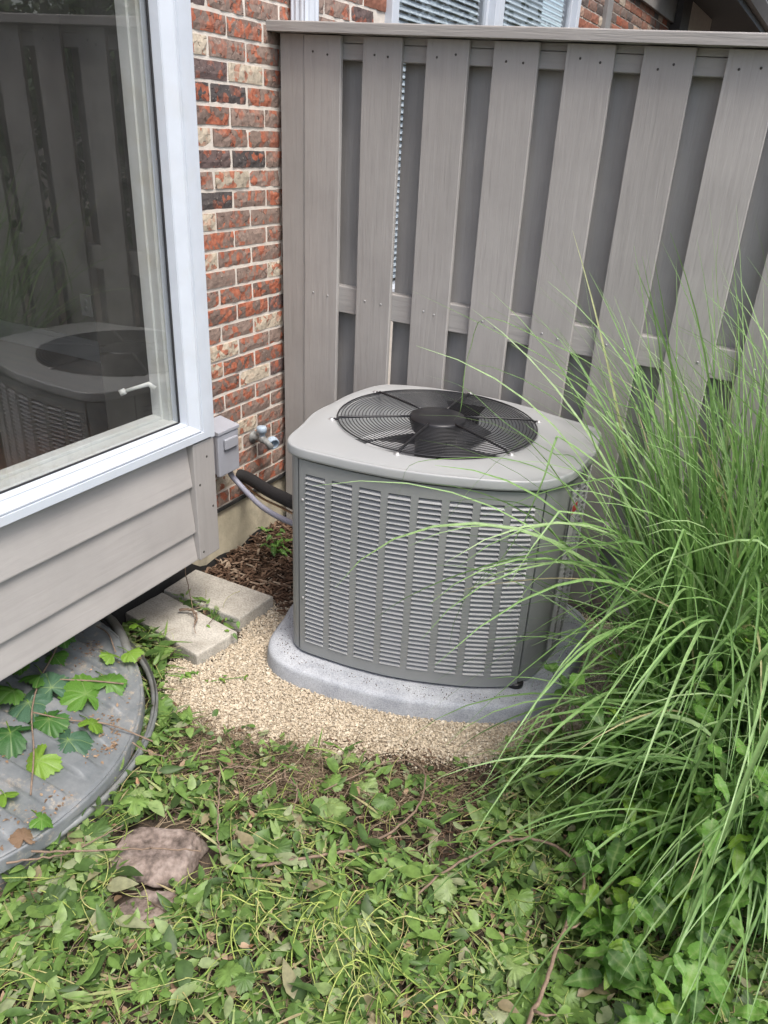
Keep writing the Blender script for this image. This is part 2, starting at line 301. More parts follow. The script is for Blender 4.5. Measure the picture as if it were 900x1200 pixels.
TAUPE = (.340, .326, .308)
Mt = dict(
 fence=painted_wood('fence_paint', TAUPE, 'Z'), fence_x=painted_wood('fence_paint_rail', TAUPE, 'X'),
 siding=painted_wood('siding_paint', (.335, .319, .303), 'Y', .16), post=painted_wood('siding_paint_upright', (.335, .319, .303), 'Z', .2),
 brick=brick_mat(),
 mortar=plain('mortar', (.62, .57, .50), .95, var=.12, nscale=40, bump=.5, bscale=260, dirt=(.45, .40, .35), dirt_amt=.4),
 vinyl=plain('white_vinyl', (.52, .56, .61), .35, var=.05, bump=.05, dirt=(.5, .5, .47), dirt_amt=.25, dscale=9),
 jamb=plain('aged_vinyl', (.60, .62, .60), .5, var=.05, bump=.1, dirt=(.45, .4, .28), dirt_amt=.5),
 gasket=plain('black_gasket', (.02, .02, .022), .6, bump=0),
 glass=glassmat(),
 found=plain('foundation_concrete', (.50, .45, .33), .95, var=.12, nscale=20, bump=.4, dirt=(.22, .2, .16), dirt_amt=.7),
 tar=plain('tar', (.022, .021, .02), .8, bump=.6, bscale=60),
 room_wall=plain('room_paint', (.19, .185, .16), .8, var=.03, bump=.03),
 cheek=plain('dark_wood_panel', (.06, .058, .05), .7, var=.2, bump=.05),  # room wall paint with shade put into the colour, against bright window light
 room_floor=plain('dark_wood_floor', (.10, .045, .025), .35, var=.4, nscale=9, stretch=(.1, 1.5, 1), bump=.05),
 room_white=plain('room_white_paint', (.7, .7, .68), .5, var=.03, bump=0),
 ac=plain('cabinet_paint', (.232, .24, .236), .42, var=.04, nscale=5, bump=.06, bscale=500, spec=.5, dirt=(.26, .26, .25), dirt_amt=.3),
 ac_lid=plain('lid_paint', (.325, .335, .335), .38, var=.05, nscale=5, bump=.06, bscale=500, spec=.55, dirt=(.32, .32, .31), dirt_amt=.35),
 louver=plain('louver_paint', (.30, .307, .31), .36, var=.08, nscale=12, bump=.0, spec=.6),
 coil=plain('dark_coil', (.02, .021, .022), .6, bump=.2),
 black=plain('black_wire', (.012, .012, .014), .38, var=.1, bump=0, spec=.5),
 blade=plain('fan_blade', (.035, .036, .04), .4, var=.2, bump=0, spec=.5),
 shroud=plain('galvanised', (.55, .56, .57), .45, metal=.3, var=.1, bump=0),
 steel=plain('galvanised_grey', (.20, .21, .205), .55, metal=.3, var=.25, nscale=25, bump=.2, dirt=(.12, .1, .07), dirt_amt=.6),
 screw=plain('screw_metal', (.40, .40, .40), .5, metal=.4, bump=0),
 nail=plain('nail_head', (.05, .045, .04), .6, bump=0),
 pad=speckle('pad_concrete', (.40, .42, .45), (.30, .32, .35), (.50, .52, .54), 240),
 block=speckle('paving_concrete', (.44, .415, .36), (.32, .30, .255), (.54, .515, .455), 150),
 boxgrey=plain('grey_plastic', (.33, .345, .385), .5, var=.05, bump=.05, dirt=(.25, .24, .23), dirt_amt=.3),
 conduit=plain('conduit_plastic', (.24, .245, .30), .5, var=.06, bump=.05),
 foam=plain('black_foam', (.012, .012, .013), .75, bump=.4, bscale=200),
 copper=plain('copper_wire', (.5, .33, .2), .4, metal=.5, bump=0),
 brass=plain('dull_brass', (.22, .225, .22), .6, metal=.2, var=.2, nscale=60, bump=.2),
 bluegrey=plain('pale_blue_plastic', (.34, .42, .50), .6, var=.08, bump=.05),
 soil=plain('soil', (.050, .036, .025), .95, var=.45, nscale=20, bump=1, bscale=140, dirt=(.11, .085, .06), dirt_amt=.8),
 gravel=island('gravel_stone', [(0, (.42, .35, .255)), (.3, (.49, .415, .31)), (.65, (.55, .475, .36)), (.95, (.60, .54, .43)), (1, (.36, .30, .23))]),
 grit=plain('limestone_grit', (.40, .335, .245), .95, var=.4, nscale=160, bump=1, bscale=300, dirt=(.16, .12, .085), dirt_amt=.55, dscale=9),
 mulch=island('wood_chip', [(0, (.045, .028, .018)), (.5, (.11, .065, .042)), (.85, (.19, .125, .085)), (1, (.34, .27, .2))]),
 rock=speckle('pink_stone', (.21, .165, .14), (.05, .038, .03), (.34, .285, .25), 90, 24),
 bark=plain('twig_bark', (.19, .135, .095), .85, var=.35, nscale=60, bump=.5),
 stem=island('cut_stem', [(0, (.18, .26, .05)), (.4, (.30, .37, .09)), (.7, (.42, .45, .16)), (1, (.34, .27, .13))], .6, .3),
 dry=island('dry_stem', [(0, (.10, .07, .046)), (.5, (.23, .17, .11)), (1, (.40, .32, .22))]),
 deadleaf=leafmat('dead_leaf', [(0, (.12, .075, .045)), (.6, (.25, .165, .10)), (.95, (.36, .26, .17)), (1, (.40, .20, .10))], .15, .7),
 litter=leafmat('cut_leaf', [(0, (.045, .08, .025)), (.2, (.08, .15, .038)), (.45, (.125, .22, .05)), (.68, (.18, .29, .072)), (.84, (.235, .325, .12)), (.93, (.29, .335, .19)), (1, (.24, .19, .11))], .3, .48),
 vine=leafmat('vine_leaf', [(0, (.045, .13, .035)), (.4, (.07, .18, .035)), (.8, (.12, .26, .04)), (1, (.16, .29, .05))], .35, .42, .55),
 blue_leaf=leafmat('blue_green_leaf', [(0, (.06, .13, .075)), (1, (.08, .16, .09))], .25, .45, .7),
 lime=leafmat('lime_leaf', [(0, (.15, .28, .035)), (1, (.21, .35, .05))], .35, .45, .5),
 weed=leafmat('weed_leaf', [(0, (.06, .135, .03)), (.5, (.11, .24, .045)), (.9, (.165, .33, .065)), (1, (.20, .37, .08))], .35, .42, .5),
 blade_g=leafmat('grass_blade', [(0, (.10, .20, .06)), (.4, (.165, .305, .09)), (.75, (.23, .385, .135)), (.92, (.31, .45, .205)), (.975, (.34, .45, .22)), (.985, (.36, .38, .18)), (1, (.44, .37, .22))], .3, .42, .35, spec=.5),
 clip=leafmat('grass_clipping', [(0, (.08, .16, .04)), (.5, (.16, .27, .06)), (.8, (.27, .35, .12)), (1, (.38, .32, .18))], .25, .5),
 tree_leaf=leafmat('tree_leaf', [(0, (.025, .055, .015)), (.6, (.05, .105, .025)), (1, (.09, .16, .04))], .3, .5),
 tree_bark=plain('tree_bark', (.10, .075, .055), .9, var=.3, bump=.8, bscale=30),
 blind=plain('blind_slat', (.52, .60, .66), .5, var=.03, bump=0),
 soffit=plain('brown_soffit', (.05, .045, .042), .7, bump=.1),
 gutter=plain('gutter_metal', (.22, .21, .20), .5, bump=0),
 roof=plain('shingle', (.06, .055, .05), .95, var=.4, nscale=40, bump=.6),
 red=plain('red_sticker', (.5, .03, .03), .4, bump=0), paper=plain('white_sticker', (.62, .62, .62), .4, bump=0),
)
# clear polycarbonate of the well cover: greyish, slightly see-through
def polymat():
    m, n, l, b = nodemat('polycarbonate')
    tc = N(n, 'TexCoord'); a = N(n, 'TexNoise'); a.inputs['Scale'].default_value = 7; a.inputs['Detail'].default_value = 9; a.inputs['Roughness'].default_value = .7; l.new(tc.outputs['Object'], a.inputs[0])
    r1 = ramp(n, [(.35, (.13, .145, .15)), (.55, (.215, .23, .235)), (.75, (.34, .335, .315))]); l.new(a.outputs[0], r1.inputs[0])
    s_ = N(n, 'TexNoise'); s_.inputs['Scale'].default_value = 34; s_.inputs['Detail'].default_value = 8; s_.inputs['Roughness'].default_value = .8; l.new(tc.outputs['Object'], s_.inputs[0])
    r2 = ramp(n, [(.54, (0,)*3), (.62, (.9,)*3)]); l.new(s_.outputs[0], r2.inputs[0])
    a2 = N(n, 'TexNoise'); a2.inputs['Scale'].default_value = 5; a2.inputs['Detail'].default_value = 2; l.new(tc.outputs['Object'], a2.inputs[0])
    r3 = ramp(n, [(.44, (0,)*3), (.58, (1,)*3)]); l.new(a2.outputs[0], r3.inputs[0])
    mu = N(n, 'Math', operation='MULTIPLY'); l.new(r2.outputs[0], mu.inputs[0]); l.new(r3.outputs[0], mu.inputs[1])
    c = mixc(n, l, mu.outputs[0], r1.outputs[0], (.42, .36, .28))
    l.new(c, b.inputs['Base Color']); b.inputs['Roughness'].default_value = .4; b.inputs['Specular IOR Level'].default_value = .6
    t = N(n, 'BsdfTransparent'); t.inputs[0].default_value = (.7, .75, .75, 1); mx = N(n, 'MixShader'); mx.inputs[0].default_value = .25
    l.new(b.outputs[0], mx.inputs[1]); l.new(t.outputs[0], mx.inputs[2]); l.new(mx.outputs[0], n['Material Output'].inputs[0])
    return m
Mt['poly'] = polymat()

# ---------------------------------------------------------------- key dimensions (metres, x away from the house wall, y towards the fence)
FY = .257            # front face of the fence boards
WX = 0.0             # brick face
BAYX = .28           # siding face of the bay
BY = -.560           # right-hand end of the bay
WELLC, WELLR = (0.0, -1.57), .628
PADP = None
def ground_z(x, y):
    return .018*mnoise.noise((x*2.1, y*2.1, 3.3)) + .008*mnoise.noise((x*7, y*7, 1.1)) - .012

# ---------------------------------------------------------------- ground
def build_ground():
    xs = np.concatenate([np.array([-90, -40, -15, -6, -3, -1.5]), np.arange(-.6, 3.01, .045), np.array([3.6, 5, 8, 15, 40, 90])])
    ys = np.concatenate([np.array([-90, -40, -15, -8, -5, -3.6]), np.arange(-3.0, 1.01, .045), np.array([1.6, 3, 6, 12, 25, 50, 90, 130])])
    P = [[(x, y, ground_z(x, y) if -1 < x < 3.5 and -3.5 < y < 1.5 else -.012) for y in ys] for x in xs]
    m = MB(); m.grid(P)
    tag(m.build('ground', Mt['soil']), 'dark brown garden soil under the weeds and gravel', 'ground', kind='structure')
build_ground()

# ---------------------------------------------------------------- bricks
Z0, CH, BL = 2.0105, .0676, .2032
def brick_mesh(seed):
    rr = random.Random(seed); L, H, D = BL-.0125, CH-.0125, .03
    nx, nz = 7, 3; m = MB()
    fr = []
    for i in range(nx+1):
        row = []
        for j in range(nz+1):
            y = -L/2+L*i/nx; z = -H/2+H*j/nz
            e = (i in (0, nx)) + (j in (0, nz))
            x = rr.uniform(-.0022, .0022) - (.0012 if e == 1 else .0025 if e == 2 else 0)
            if 0 < i < nx: y += rr.uniform(-.008, .008)
            if e == 1: z += rr.uniform(-.001, .001) if j in (0, nz) else 0
            row.append((x, y, z))
        fr.append(row)
    m.grid(fr, smooth=False)
    # sides
    ring = [fr[i][0] for i in range(nx+1)] + [fr[nx][j] for j in range(1, nz+1)] + [fr[i][nz] for i in range(nx-1, -1, -1)] + [fr[0][j] for j in range(nz-1, 0, -1)]
    k = len(ring); vs = ring + [(-D, p[1], p[2]) for p in ring]
    m.add(vs, [((i+1) % k, i, i+k, (i+1) % k+k) for i in range(k)])
    return m.mesh('brick', Mt['brick'])
BRICKS = [brick_mesh(s) for s in range(9)]
CREAM = {(1, -1), (5, -1), (9, -1), (11, -1), (15, 1), (16, 0), (18, 1), (21, 0), (22, 0)}
CHAR = {(3, -1), (3, 0), (6, 1), (8, 0)}
HOT = {(0, 0): .30, (0, 1): .33, (4, 0): .2, (10, 0): .32, (13, 0): .35, (13, 1): .34, (14, 0): .34, (14, 1): .33, (17, 0): .36, (18, 0): .3, (19, -1): .38, (17, 1): .3, (11, 0): .2, (9, 0): .2}
def brick_colour(i, k, rr):
    if (i, k) in CREAM: return (.50, .43, .33, -.12 if rr.random() < .7 else .1)
    if (i, k) in CHAR: return (.085, .075, .072, -.3)
    t = rr.random(); v = rr.uniform(.85, 1.15)
    if (i, k) in HOT: return (.20*v, .145*v, .12*v, HOT[(i, k)])
    if t < .10: return (.46*v, .40*v, .31*v, rr.uniform(-.1, .15))
    if t < .15: return (.13*v, .095*v, .088*v, -.2)
    return (.25*v, .185*v, .152*v, rr.uniform(-.06, .24))
def brick_rows(y0, y1, z0, z1, parent, single, seed, x=WX, holes=(), name='brick'):
    """single(y,z) -> own object; the rest joined"""
    rr = random.Random(seed); rest = []
    i0 = int(math.floor((Z0-z1)/CH)); i1 = int(math.ceil((Z0-z0)/CH))
    for i in range(i0, i1):
        zc = Z0-(i+.5)*CH
        if not (z0 < zc < z1): continue
        off = -.2157 + (0 if i % 2 == 0 else BL/2)
        for k in range(int((y0-off)/BL)-2, int((y1-off)/BL)+2):
            yc = off+(k+.5)*BL
            if not (y0 < yc < y1): continue
            if any(a < yc < b and c < zc < d for a, b, c, d in holes): continue
            col = brick_colour(i, k, rr); me = BRICKS[rr.randrange(9)]
            if single(yc, zc):
                o = bpy.data.objects.new(name, me); link(o, parent); o.color = col
                o.location = (x+rr.uniform(-.0015, .0015), yc+rr.uniform(-.002, .002), zc+rr.uniform(-.001, .001)); o.rotation_euler = (rr.uniform(-.004, .004), 0, rr.choice((0,)))
            else: rest.append((me, (x+rr.uniform(-.0015, .0015), yc, zc)))
    if rest:
        V = []; F = []; n = 0
        for me, loc in rest:
            co = np.empty(len(me.vertices)*3, np.float32); me.vertices.foreach_get('co', co); co = co.reshape(-1, 3)+np.array(loc, np.float32)
            V += co.tolist(); F += [tuple(v+n for v in p.vertices) for p in me.polygons]; n += len(co)
        me = bpy.data.meshes.new('brick_courses'); me.from_pydata(V, [], F); me.materials.append(Mt['brick_far'])
        o = bpy.data.objects.new('brick_courses', me); link(o, parent); o['kind'] = 'stuff'
def far_brick():
    m = island('brick_clay_far', [(0, (.10, .085, .078)), (.3, (.20, .155, .13)), (.6, (.26, .13, .09)), (.85, (.30, .10, .06)), (.93, (.45, .38, .3)), (1, (.5, .42, .33))], .9, .2, 45)
    return m
Mt['brick_far'] = far_brick()

# ---------------------------------------------------------------- the townhouse with the bay window
house = tag(empty('townhouse', (0, -1.2, 0)), 'multicoloured brick townhouse with white-framed bay window over taupe lap siding', 'house')
house.location = (0, 0, 0)
def build_house():
    wall = empty('brick_wall', parent=house)
    YE = 1.02
    m = MB(); m.box((-.1, -.572, .247), (-.0042, YE, 2.75)); m.build('mortar_bed', Mt['mortar'], wall)
    brick_rows(-.47, YE, .25, 2.75, wall, lambda y, z: -.42 < y < FY+.07 and z < 2.12 or (.25 < y < 1.0 and 1.98 < z < 2.3), 3)
    # the same facade on the near side of the bay, behind the viewer's left
    m = MB(); m.box((-.1, -9, .247), (0, -2.72, 2.75)); m.box((-.1, -9, 2.752), (0, YE, 6.0)); m.box((-.1, -2.72, 2.3), (-.02, -.6, 2.75)); m.build('upper_wall', Mt['brick_plain'], house)
    m = MB(); m.box((-.12, -9, -.3), (-.012, YE, .236)); m.build('foundation', Mt['found'], house)
    m = MB(); m.box((-.11, -.60, .236), (.004, YE, .25)); m.build('flashing', Mt['tar'], house)
    # low damp-proof band at the soil; its taller stretch paints shade under the bay
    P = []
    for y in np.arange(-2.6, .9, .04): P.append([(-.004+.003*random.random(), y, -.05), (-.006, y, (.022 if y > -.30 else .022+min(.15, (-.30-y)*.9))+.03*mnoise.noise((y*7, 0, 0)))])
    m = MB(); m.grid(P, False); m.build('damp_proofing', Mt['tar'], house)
    # roof edge far above, out of the picture
    m = MB(); m.box((-3, -9, 6.0), (.45, YE, 6.12)); m.build('eave', Mt['soffit'], house)

    # --- bay
    bx0, bx1 = .0, BAYX
    core = MB()
    yl = -2.7
    core.box((-.02, yl, .335), (bx1-.02, BY-.012, .46))                # floor of the bay
    core.box((bx1-.06, yl, .46), (bx1-.022, BY-.012, .752))            # knee wall
    core.box((-.02, yl, .46), (bx1-.062, yl+.06, 2.3))
    core.box((-.02, yl, 2.302), (bx1+.02, BY-.008, 2.6))
    core.build('bay_shell', Mt['post'], house)
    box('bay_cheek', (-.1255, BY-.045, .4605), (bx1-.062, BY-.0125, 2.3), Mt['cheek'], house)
    # lap siding: three boards, lower edge proud of the one below
    zs = [(.598, .757), (.426, .618), (.318, .446)]
    for (z0, z1) in zs:
        m = MB(); t0, t1 = bx1+.014, bx1-.004
        pts = [(bx1-.02, z0), (t0, z0), (t0+.0005, z0+.004), (t1, z1), (bx1-.02, z1)]
        ys = np.linspace(yl, -.6655, 24); rowsP = [[(x+.0009*mnoise.noise((y*3, z, 5)), y, z+.0012*mnoise.noise((y*4, 2, z0))) for x, z in pts+[pts[0]]] for y in ys]
        m.grid(rowsP, False); k = len(pts)
        base = len(m.v); m.add([rowsP[-1][j] for j in range(k)], [tuple(range(k))]); m.add([rowsP[0][j] for j in range(k)], [tuple(range(k))[::-1]])
        m.build('siding_board', Mt['siding'], house)
    m = MB(); m.box((bx1-.03, -.664, .318), (bx1+.026, BY, .748)); cb = m.build('corner_board', Mt['post'], house, .003)
    for (y, z) in ((-.645, .345), (-.582, .50), (-.642, .60), (-.60, .69)):
        m = MB(); m.lathe([(0.0, .0012), (.004, .001), (.0045, 0)], (bx1+.026, y, z), 10, 'X'); m.build('nail', Mt['nail'], cb)
    m = MB(); m.box((0, BY-.0115, .336), (bx1-.031, BY, 2.3)); m.build('bay_return', Mt['post'], house)

    # --- window unit
    win = empty('window', parent=house)
    zb, zt = .757, 2.3
    GY, GZ = -.676, .822            # glass edge
    gx = .262
    # stepped white frame, profile as (x depth, distance in from the outer edge)
    prof = [(bx1-.03, 0), (bx1+.033, 0), (bx1+.034, .002), (bx1+.034, .038), (bx1+.029, .040), (bx1+.029, .044), (bx1+.033, .046), (bx1+.033, .052), (bx1+.030, .055), (bx1+.014, .083), (bx1+.014, .090), (gx+.004, .095), (gx-.02, .095), (gx-.02, .098)]
    oy, oz = BY-.002-.016, zb
    ky = (abs(GY-oy))/.098; kz = (GZ-oz)/.098
    def frame_strip(corner_pts): 
        mm = MB(); mm.grid(corner_pts, False); return mm
    right_ = [[(x, oy-d*ky, oz+d*kz) for x, d in prof], [(x, oy-d*ky, zt) for x, d in prof]]
    m = MB(); m.grid(right_, False); m.build('frame_side', Mt['vinyl'], win)
    bott = [[(x, yl, oz+d*kz) for x, d in prof], [(x, oy-d*ky, oz+d*kz) for x, d in prof]]
    m = MB(); m.grid(bott, False); m.build('frame_sill', Mt['vinyl'], win)
    m = MB(); m.box((bx1-.02, yl, zt-.06), (bx1+.034, oy, zt)); m.build('frame_head', Mt['vinyl'], win)
    m = MB(); m.box((bx1-.02, yl-.02, zb), (bx1+.034, yl+.08, zt-.062)); m.build('frame_side', Mt['vinyl'], win)
    # outer casing strip to the end of the bay
    m = MB(); m.box((bx1-.02, BY-.0165, .7495), (bx1+.030, BY+.004, zt)); m.build('casing', Mt['vinyl'], win, .003)
    # gasket line at the glass
    m = MB(); m.box((gx+.0035, GY-.004, GZ), (gx+.0075, GY+.002, zt-.07)); m.box((gx+.0035, yl+.08, GZ-.002), (gx+.0075, GY-.0045, GZ+.003)); m.build('gasket', Mt['gasket'], win)
    m = MB(); m.box((gx-.002, yl+.07, GZ-.01), (gx+.003, GY+.006, zt-.055)); m.build('pane', Mt['glass'], win)
    # deep inner jamb and sill seen through the glass
    jx = [(gx-.004, 0), (.232, 0), (.232, -.010), (.205, -.010), (.205, -.017), (.172, -.020), (.172, .04)]
    m = MB(); m.grid([[(x, GY+.004+d, .80) for x, d in jx], [(x, GY+.004+d, zt-.06) for x, d in jx]], False); m.build('inner_jamb', Mt['jamb'], win)
    m = MB(); m.box((.165, yl+.06, .785), (gx-.004, GY+.03, GZ+.001)); m.box((.168, yl+.08, GZ+.0012), (.205, GY-.014, GZ+.012)); m.build('inner_sill', Mt['jamb'], win, .002)
    m = MB(); m.tube([(.205, -.706, .93), (.19, -.715, .945), (.165, -.735, .935), (.14, -.765, .925)], [.010, .008, .006, .006], 8); m.tube([(.14, -.765, .925), (.128, -.778, .918)], .010, 8)
    m.build('latch_handle', Mt['jamb'], win)
    # --- the room behind the window
    room = empty('room', parent=house)
    RY, RX, RZ = .60, -3.6, .45
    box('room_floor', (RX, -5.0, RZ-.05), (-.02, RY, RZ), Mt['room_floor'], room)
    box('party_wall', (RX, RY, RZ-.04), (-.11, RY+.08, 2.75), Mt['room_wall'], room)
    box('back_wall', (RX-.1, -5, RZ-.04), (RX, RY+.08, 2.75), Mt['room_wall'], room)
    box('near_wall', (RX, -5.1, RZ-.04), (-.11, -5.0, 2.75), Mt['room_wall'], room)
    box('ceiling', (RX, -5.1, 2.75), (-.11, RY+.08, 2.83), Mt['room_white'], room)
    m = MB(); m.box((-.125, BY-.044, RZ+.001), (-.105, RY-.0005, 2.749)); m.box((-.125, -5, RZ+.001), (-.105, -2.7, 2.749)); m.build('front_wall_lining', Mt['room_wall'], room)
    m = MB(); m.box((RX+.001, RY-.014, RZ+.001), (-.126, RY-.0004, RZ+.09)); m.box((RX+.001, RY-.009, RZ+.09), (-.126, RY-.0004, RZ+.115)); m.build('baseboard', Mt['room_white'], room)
    out = MB(); ox, oz_ = -1.48, .75
    out.box((ox-.037, RY-.007, oz_-.057), (ox+.037, RY-.0003, oz_+.057)); oo = out.build('outlet', Mt['room_white'], room, .002)
    for dz in (-.02, .02):
        m = MB(); m.lathe([(0, -.0085), (.014, -.0085), (.015, -.007)], (ox, RY, oz_+dz), 12, 'Y'); m.build('socket', Mt['jamb'], room)
def brick_plain_mat():
    m, n, l, b = nodemat('brick_plain')
    tc = N(n, 'TexCoord'); mp = N(n, 'Mapping'); mp.inputs['Rotation'].default_value = (0, R(90), R(90)); l.new(tc.outputs['Object'], mp.inputs[0])
    sx_ = N(n, 'SeparateXYZ'); cb = N(n, 'CombineXYZ'); l.new(tc.outputs['Object'], sx_.inputs[0]); l.new(sx_.outputs[1], cb.inputs[0]); l.new(sx_.outputs[2], cb.inputs[1])
    bt = N(n, 'TexBrick'); bt.inputs['Scale'].default_value = 1; bt.inputs['Brick Width'].default_value = BL; bt.inputs['Row Height'].default_value = CH; bt.inputs['Mortar Size'].default_value = .005
    bt.inputs['Color1'].default_value = (.14, .10, .085, 1); bt.inputs['Color2'].default_value = (.29, .13, .085, 1); bt.inputs['Mortar'].default_value = (.45, .4, .35, 1)
    l.new(cb.outputs[0], bt.inputs[0]); l.new(bt.outputs[0], b.inputs['Base Color']); b.inputs['Roughness'].default_value = .9
    return m
Mt['brick_plain'] = brick_plain_mat()
build_house()

# ---------------------------------------------------------------- neighbouring townhouse seen over the fence
nb = tag(empty('neighbour_house'), 'brick house behind the fence with pale blinds in white-framed windows', 'house')
def build_neighbour():
    wall = empty('brick_wall', parent=nb)
    Y0, Y1 = 1.025, 9.5
    hole = (1.10, 3.86, .9, 2.75)
    m = MB()
    m.box((-.1, Y0, .1), (-.0075, hole[0], 2.75)); m.box((-.1, hole[1], .1), (-.0075, Y1, 3.2)); m.box((-.1, hole[0], .1), (-.0075, hole[1], hole[2])); m.box((-.1, hole[0], 2.75), (-.0075, hole[1], 3.2)); m.box((-.1, Y0, 2.75), (-.0075, hole[0], 3.2))
    m.build('mortar_bed', Mt['mortar'], wall)
    brick_rows(Y0, 7.6, 1.2, 3.15, wall, lambda y, z: y < 1.15 and z < 2.35, 5, holes=[hole])
    m = MB(); m.box((-.1, Y0, 3.2), (-.01, Y1, 6)); m.build('upper_wall', Mt['brick_plain'], nb)
    # windows: frame, blinds, glass
    for (a, b) in ((1.10, 2.36), (2.36, 3.86)):
        wn = empty('window', parent=nb)
        fw = .065
        m = MB(); z0, z1 = .9, 2.75
        m.box((-.08, a, z0), (.03, a+fw, z1)); m.box((-.08, b-fw, z0), (.03, b, z1)); m.box((-.08, a+fw, z0), (.03, b-fw, z0+fw)); m.box((-.08, a+fw, z1-fw), (.03, b-fw, z1))
        m.build('window_frame', Mt['vinyl'], wn, .004)
        box('sash', (-.035, a+fw+.001, z0+fw+.001), (-.01, a+fw+.035, z1-fw-.001), Mt['vinyl'], wn); box('sash', (-.035, b-fw-.035, z0+fw+.001), (-.01, b-fw-.001, z1-fw-.001), Mt['vinyl'], wn)
        m = MB(); m.box((-.028, a+fw+.036, z0+fw), (-.024, b-fw-.036, z1-fw)); m.build('pane', Mt['glass'], wn)
        sl = MB(); sl.box((-.014, a+fw+.036, -.0015), (.014, b-fw-.036, .0015), Matrix.Rotation(R(52), 3, 'Y'), (0, 0, 0)); sme = sl.mesh('blind_slat', Mt['blind'])
        z = 1.0
        bl = empty('blind', parent=wn)
        while z < 2.7:
            o = bpy.data.objects.new('blind_slat', sme); link(o, wn); o.location = (-.06, 0, z); z += .030
        bpy.data.objects.remove(bl)
        box('reveal', (-.30, a, z0), (-.25, b, z1), Mt['room_wall'], wn)
    # downspout just behind the fence end
    m = MB(); y0 = .345
    for k in range(4): pass
    P = []
    for z in (.3, 3.1):
        ring = []
        for i in range(40):
            a = i/40*4; s_ = int(a); t = a-s_
            q = [(.012, y0+.095*t), (.012+.062*t, y0+.095), (.074, y0+.095*(1-t)), (.074-.062*t, y0)][s_]
            rip = .0035*math.sin(t*math.pi*6)*(1 if s_ in (2, 3) else 0)
            ring.append((q[0]+(rip if s_ == 2 else 0), q[1]+(rip if s_ == 3 else 0), z))
        P.append(ring+[ring[0]])
    m.grid(P, False); m.build('downspout', Mt['vinyl'], nb)
    # wooden trim strip and porch-like eave further along
    box('wall_trim', (-.006, 4.55, 1.0), (.03, 4.70, 3.2), Mt['gutter'], nb, .003)
    m = MB(); m.box((-.3, 7.25, 3.12), (.62, 12.5, 3.16)); m.build('soffit', Mt['soffit'], nb)
    m = MB(); m.box((.62, 6.2, 2.96), (.645, 12.6, 3.17)); m.build('fascia', Mt['soffit'], nb)
    P = [[(.647+dx, y, 3.02+dz) for dx, dz in ((0, 0), (.06, 0), (.085, .05), (.11, .10), (.11, .115), (.0, .115))] for y in (6.1, 12.7)]
    m = MB(); m.grid(P, False); m.build('gutter', Mt['gutter'], nb)
    box('frieze_board', (.0, 4.75, 2.80), (.035, 7.05, 3.12), Mt['gutter'], nb, .003); box('eave_post', (-.05, 7.06, 1.0), (.10, 7.5, 3.1), Mt['soffit'], nb)
    m = MB(); m.add([(-.6, 6.0, 3.6), (.76, 6.0, 3.175), (.76, 12.8, 3.175), (-.6, 12.8, 3.6), (-.6, 6.0, 3.63), (.76, 6.0, 3.205), (.76, 12.8, 3.205), (-.6, 12.8, 3.63)], [(0,3,2,1),(4,5,6,7),(0,1,5,4),(1,2,6,5),(2,3,7,6),(3,0,4,7)]); m.build('roof', Mt['roof'], nb)
build_neighbour()

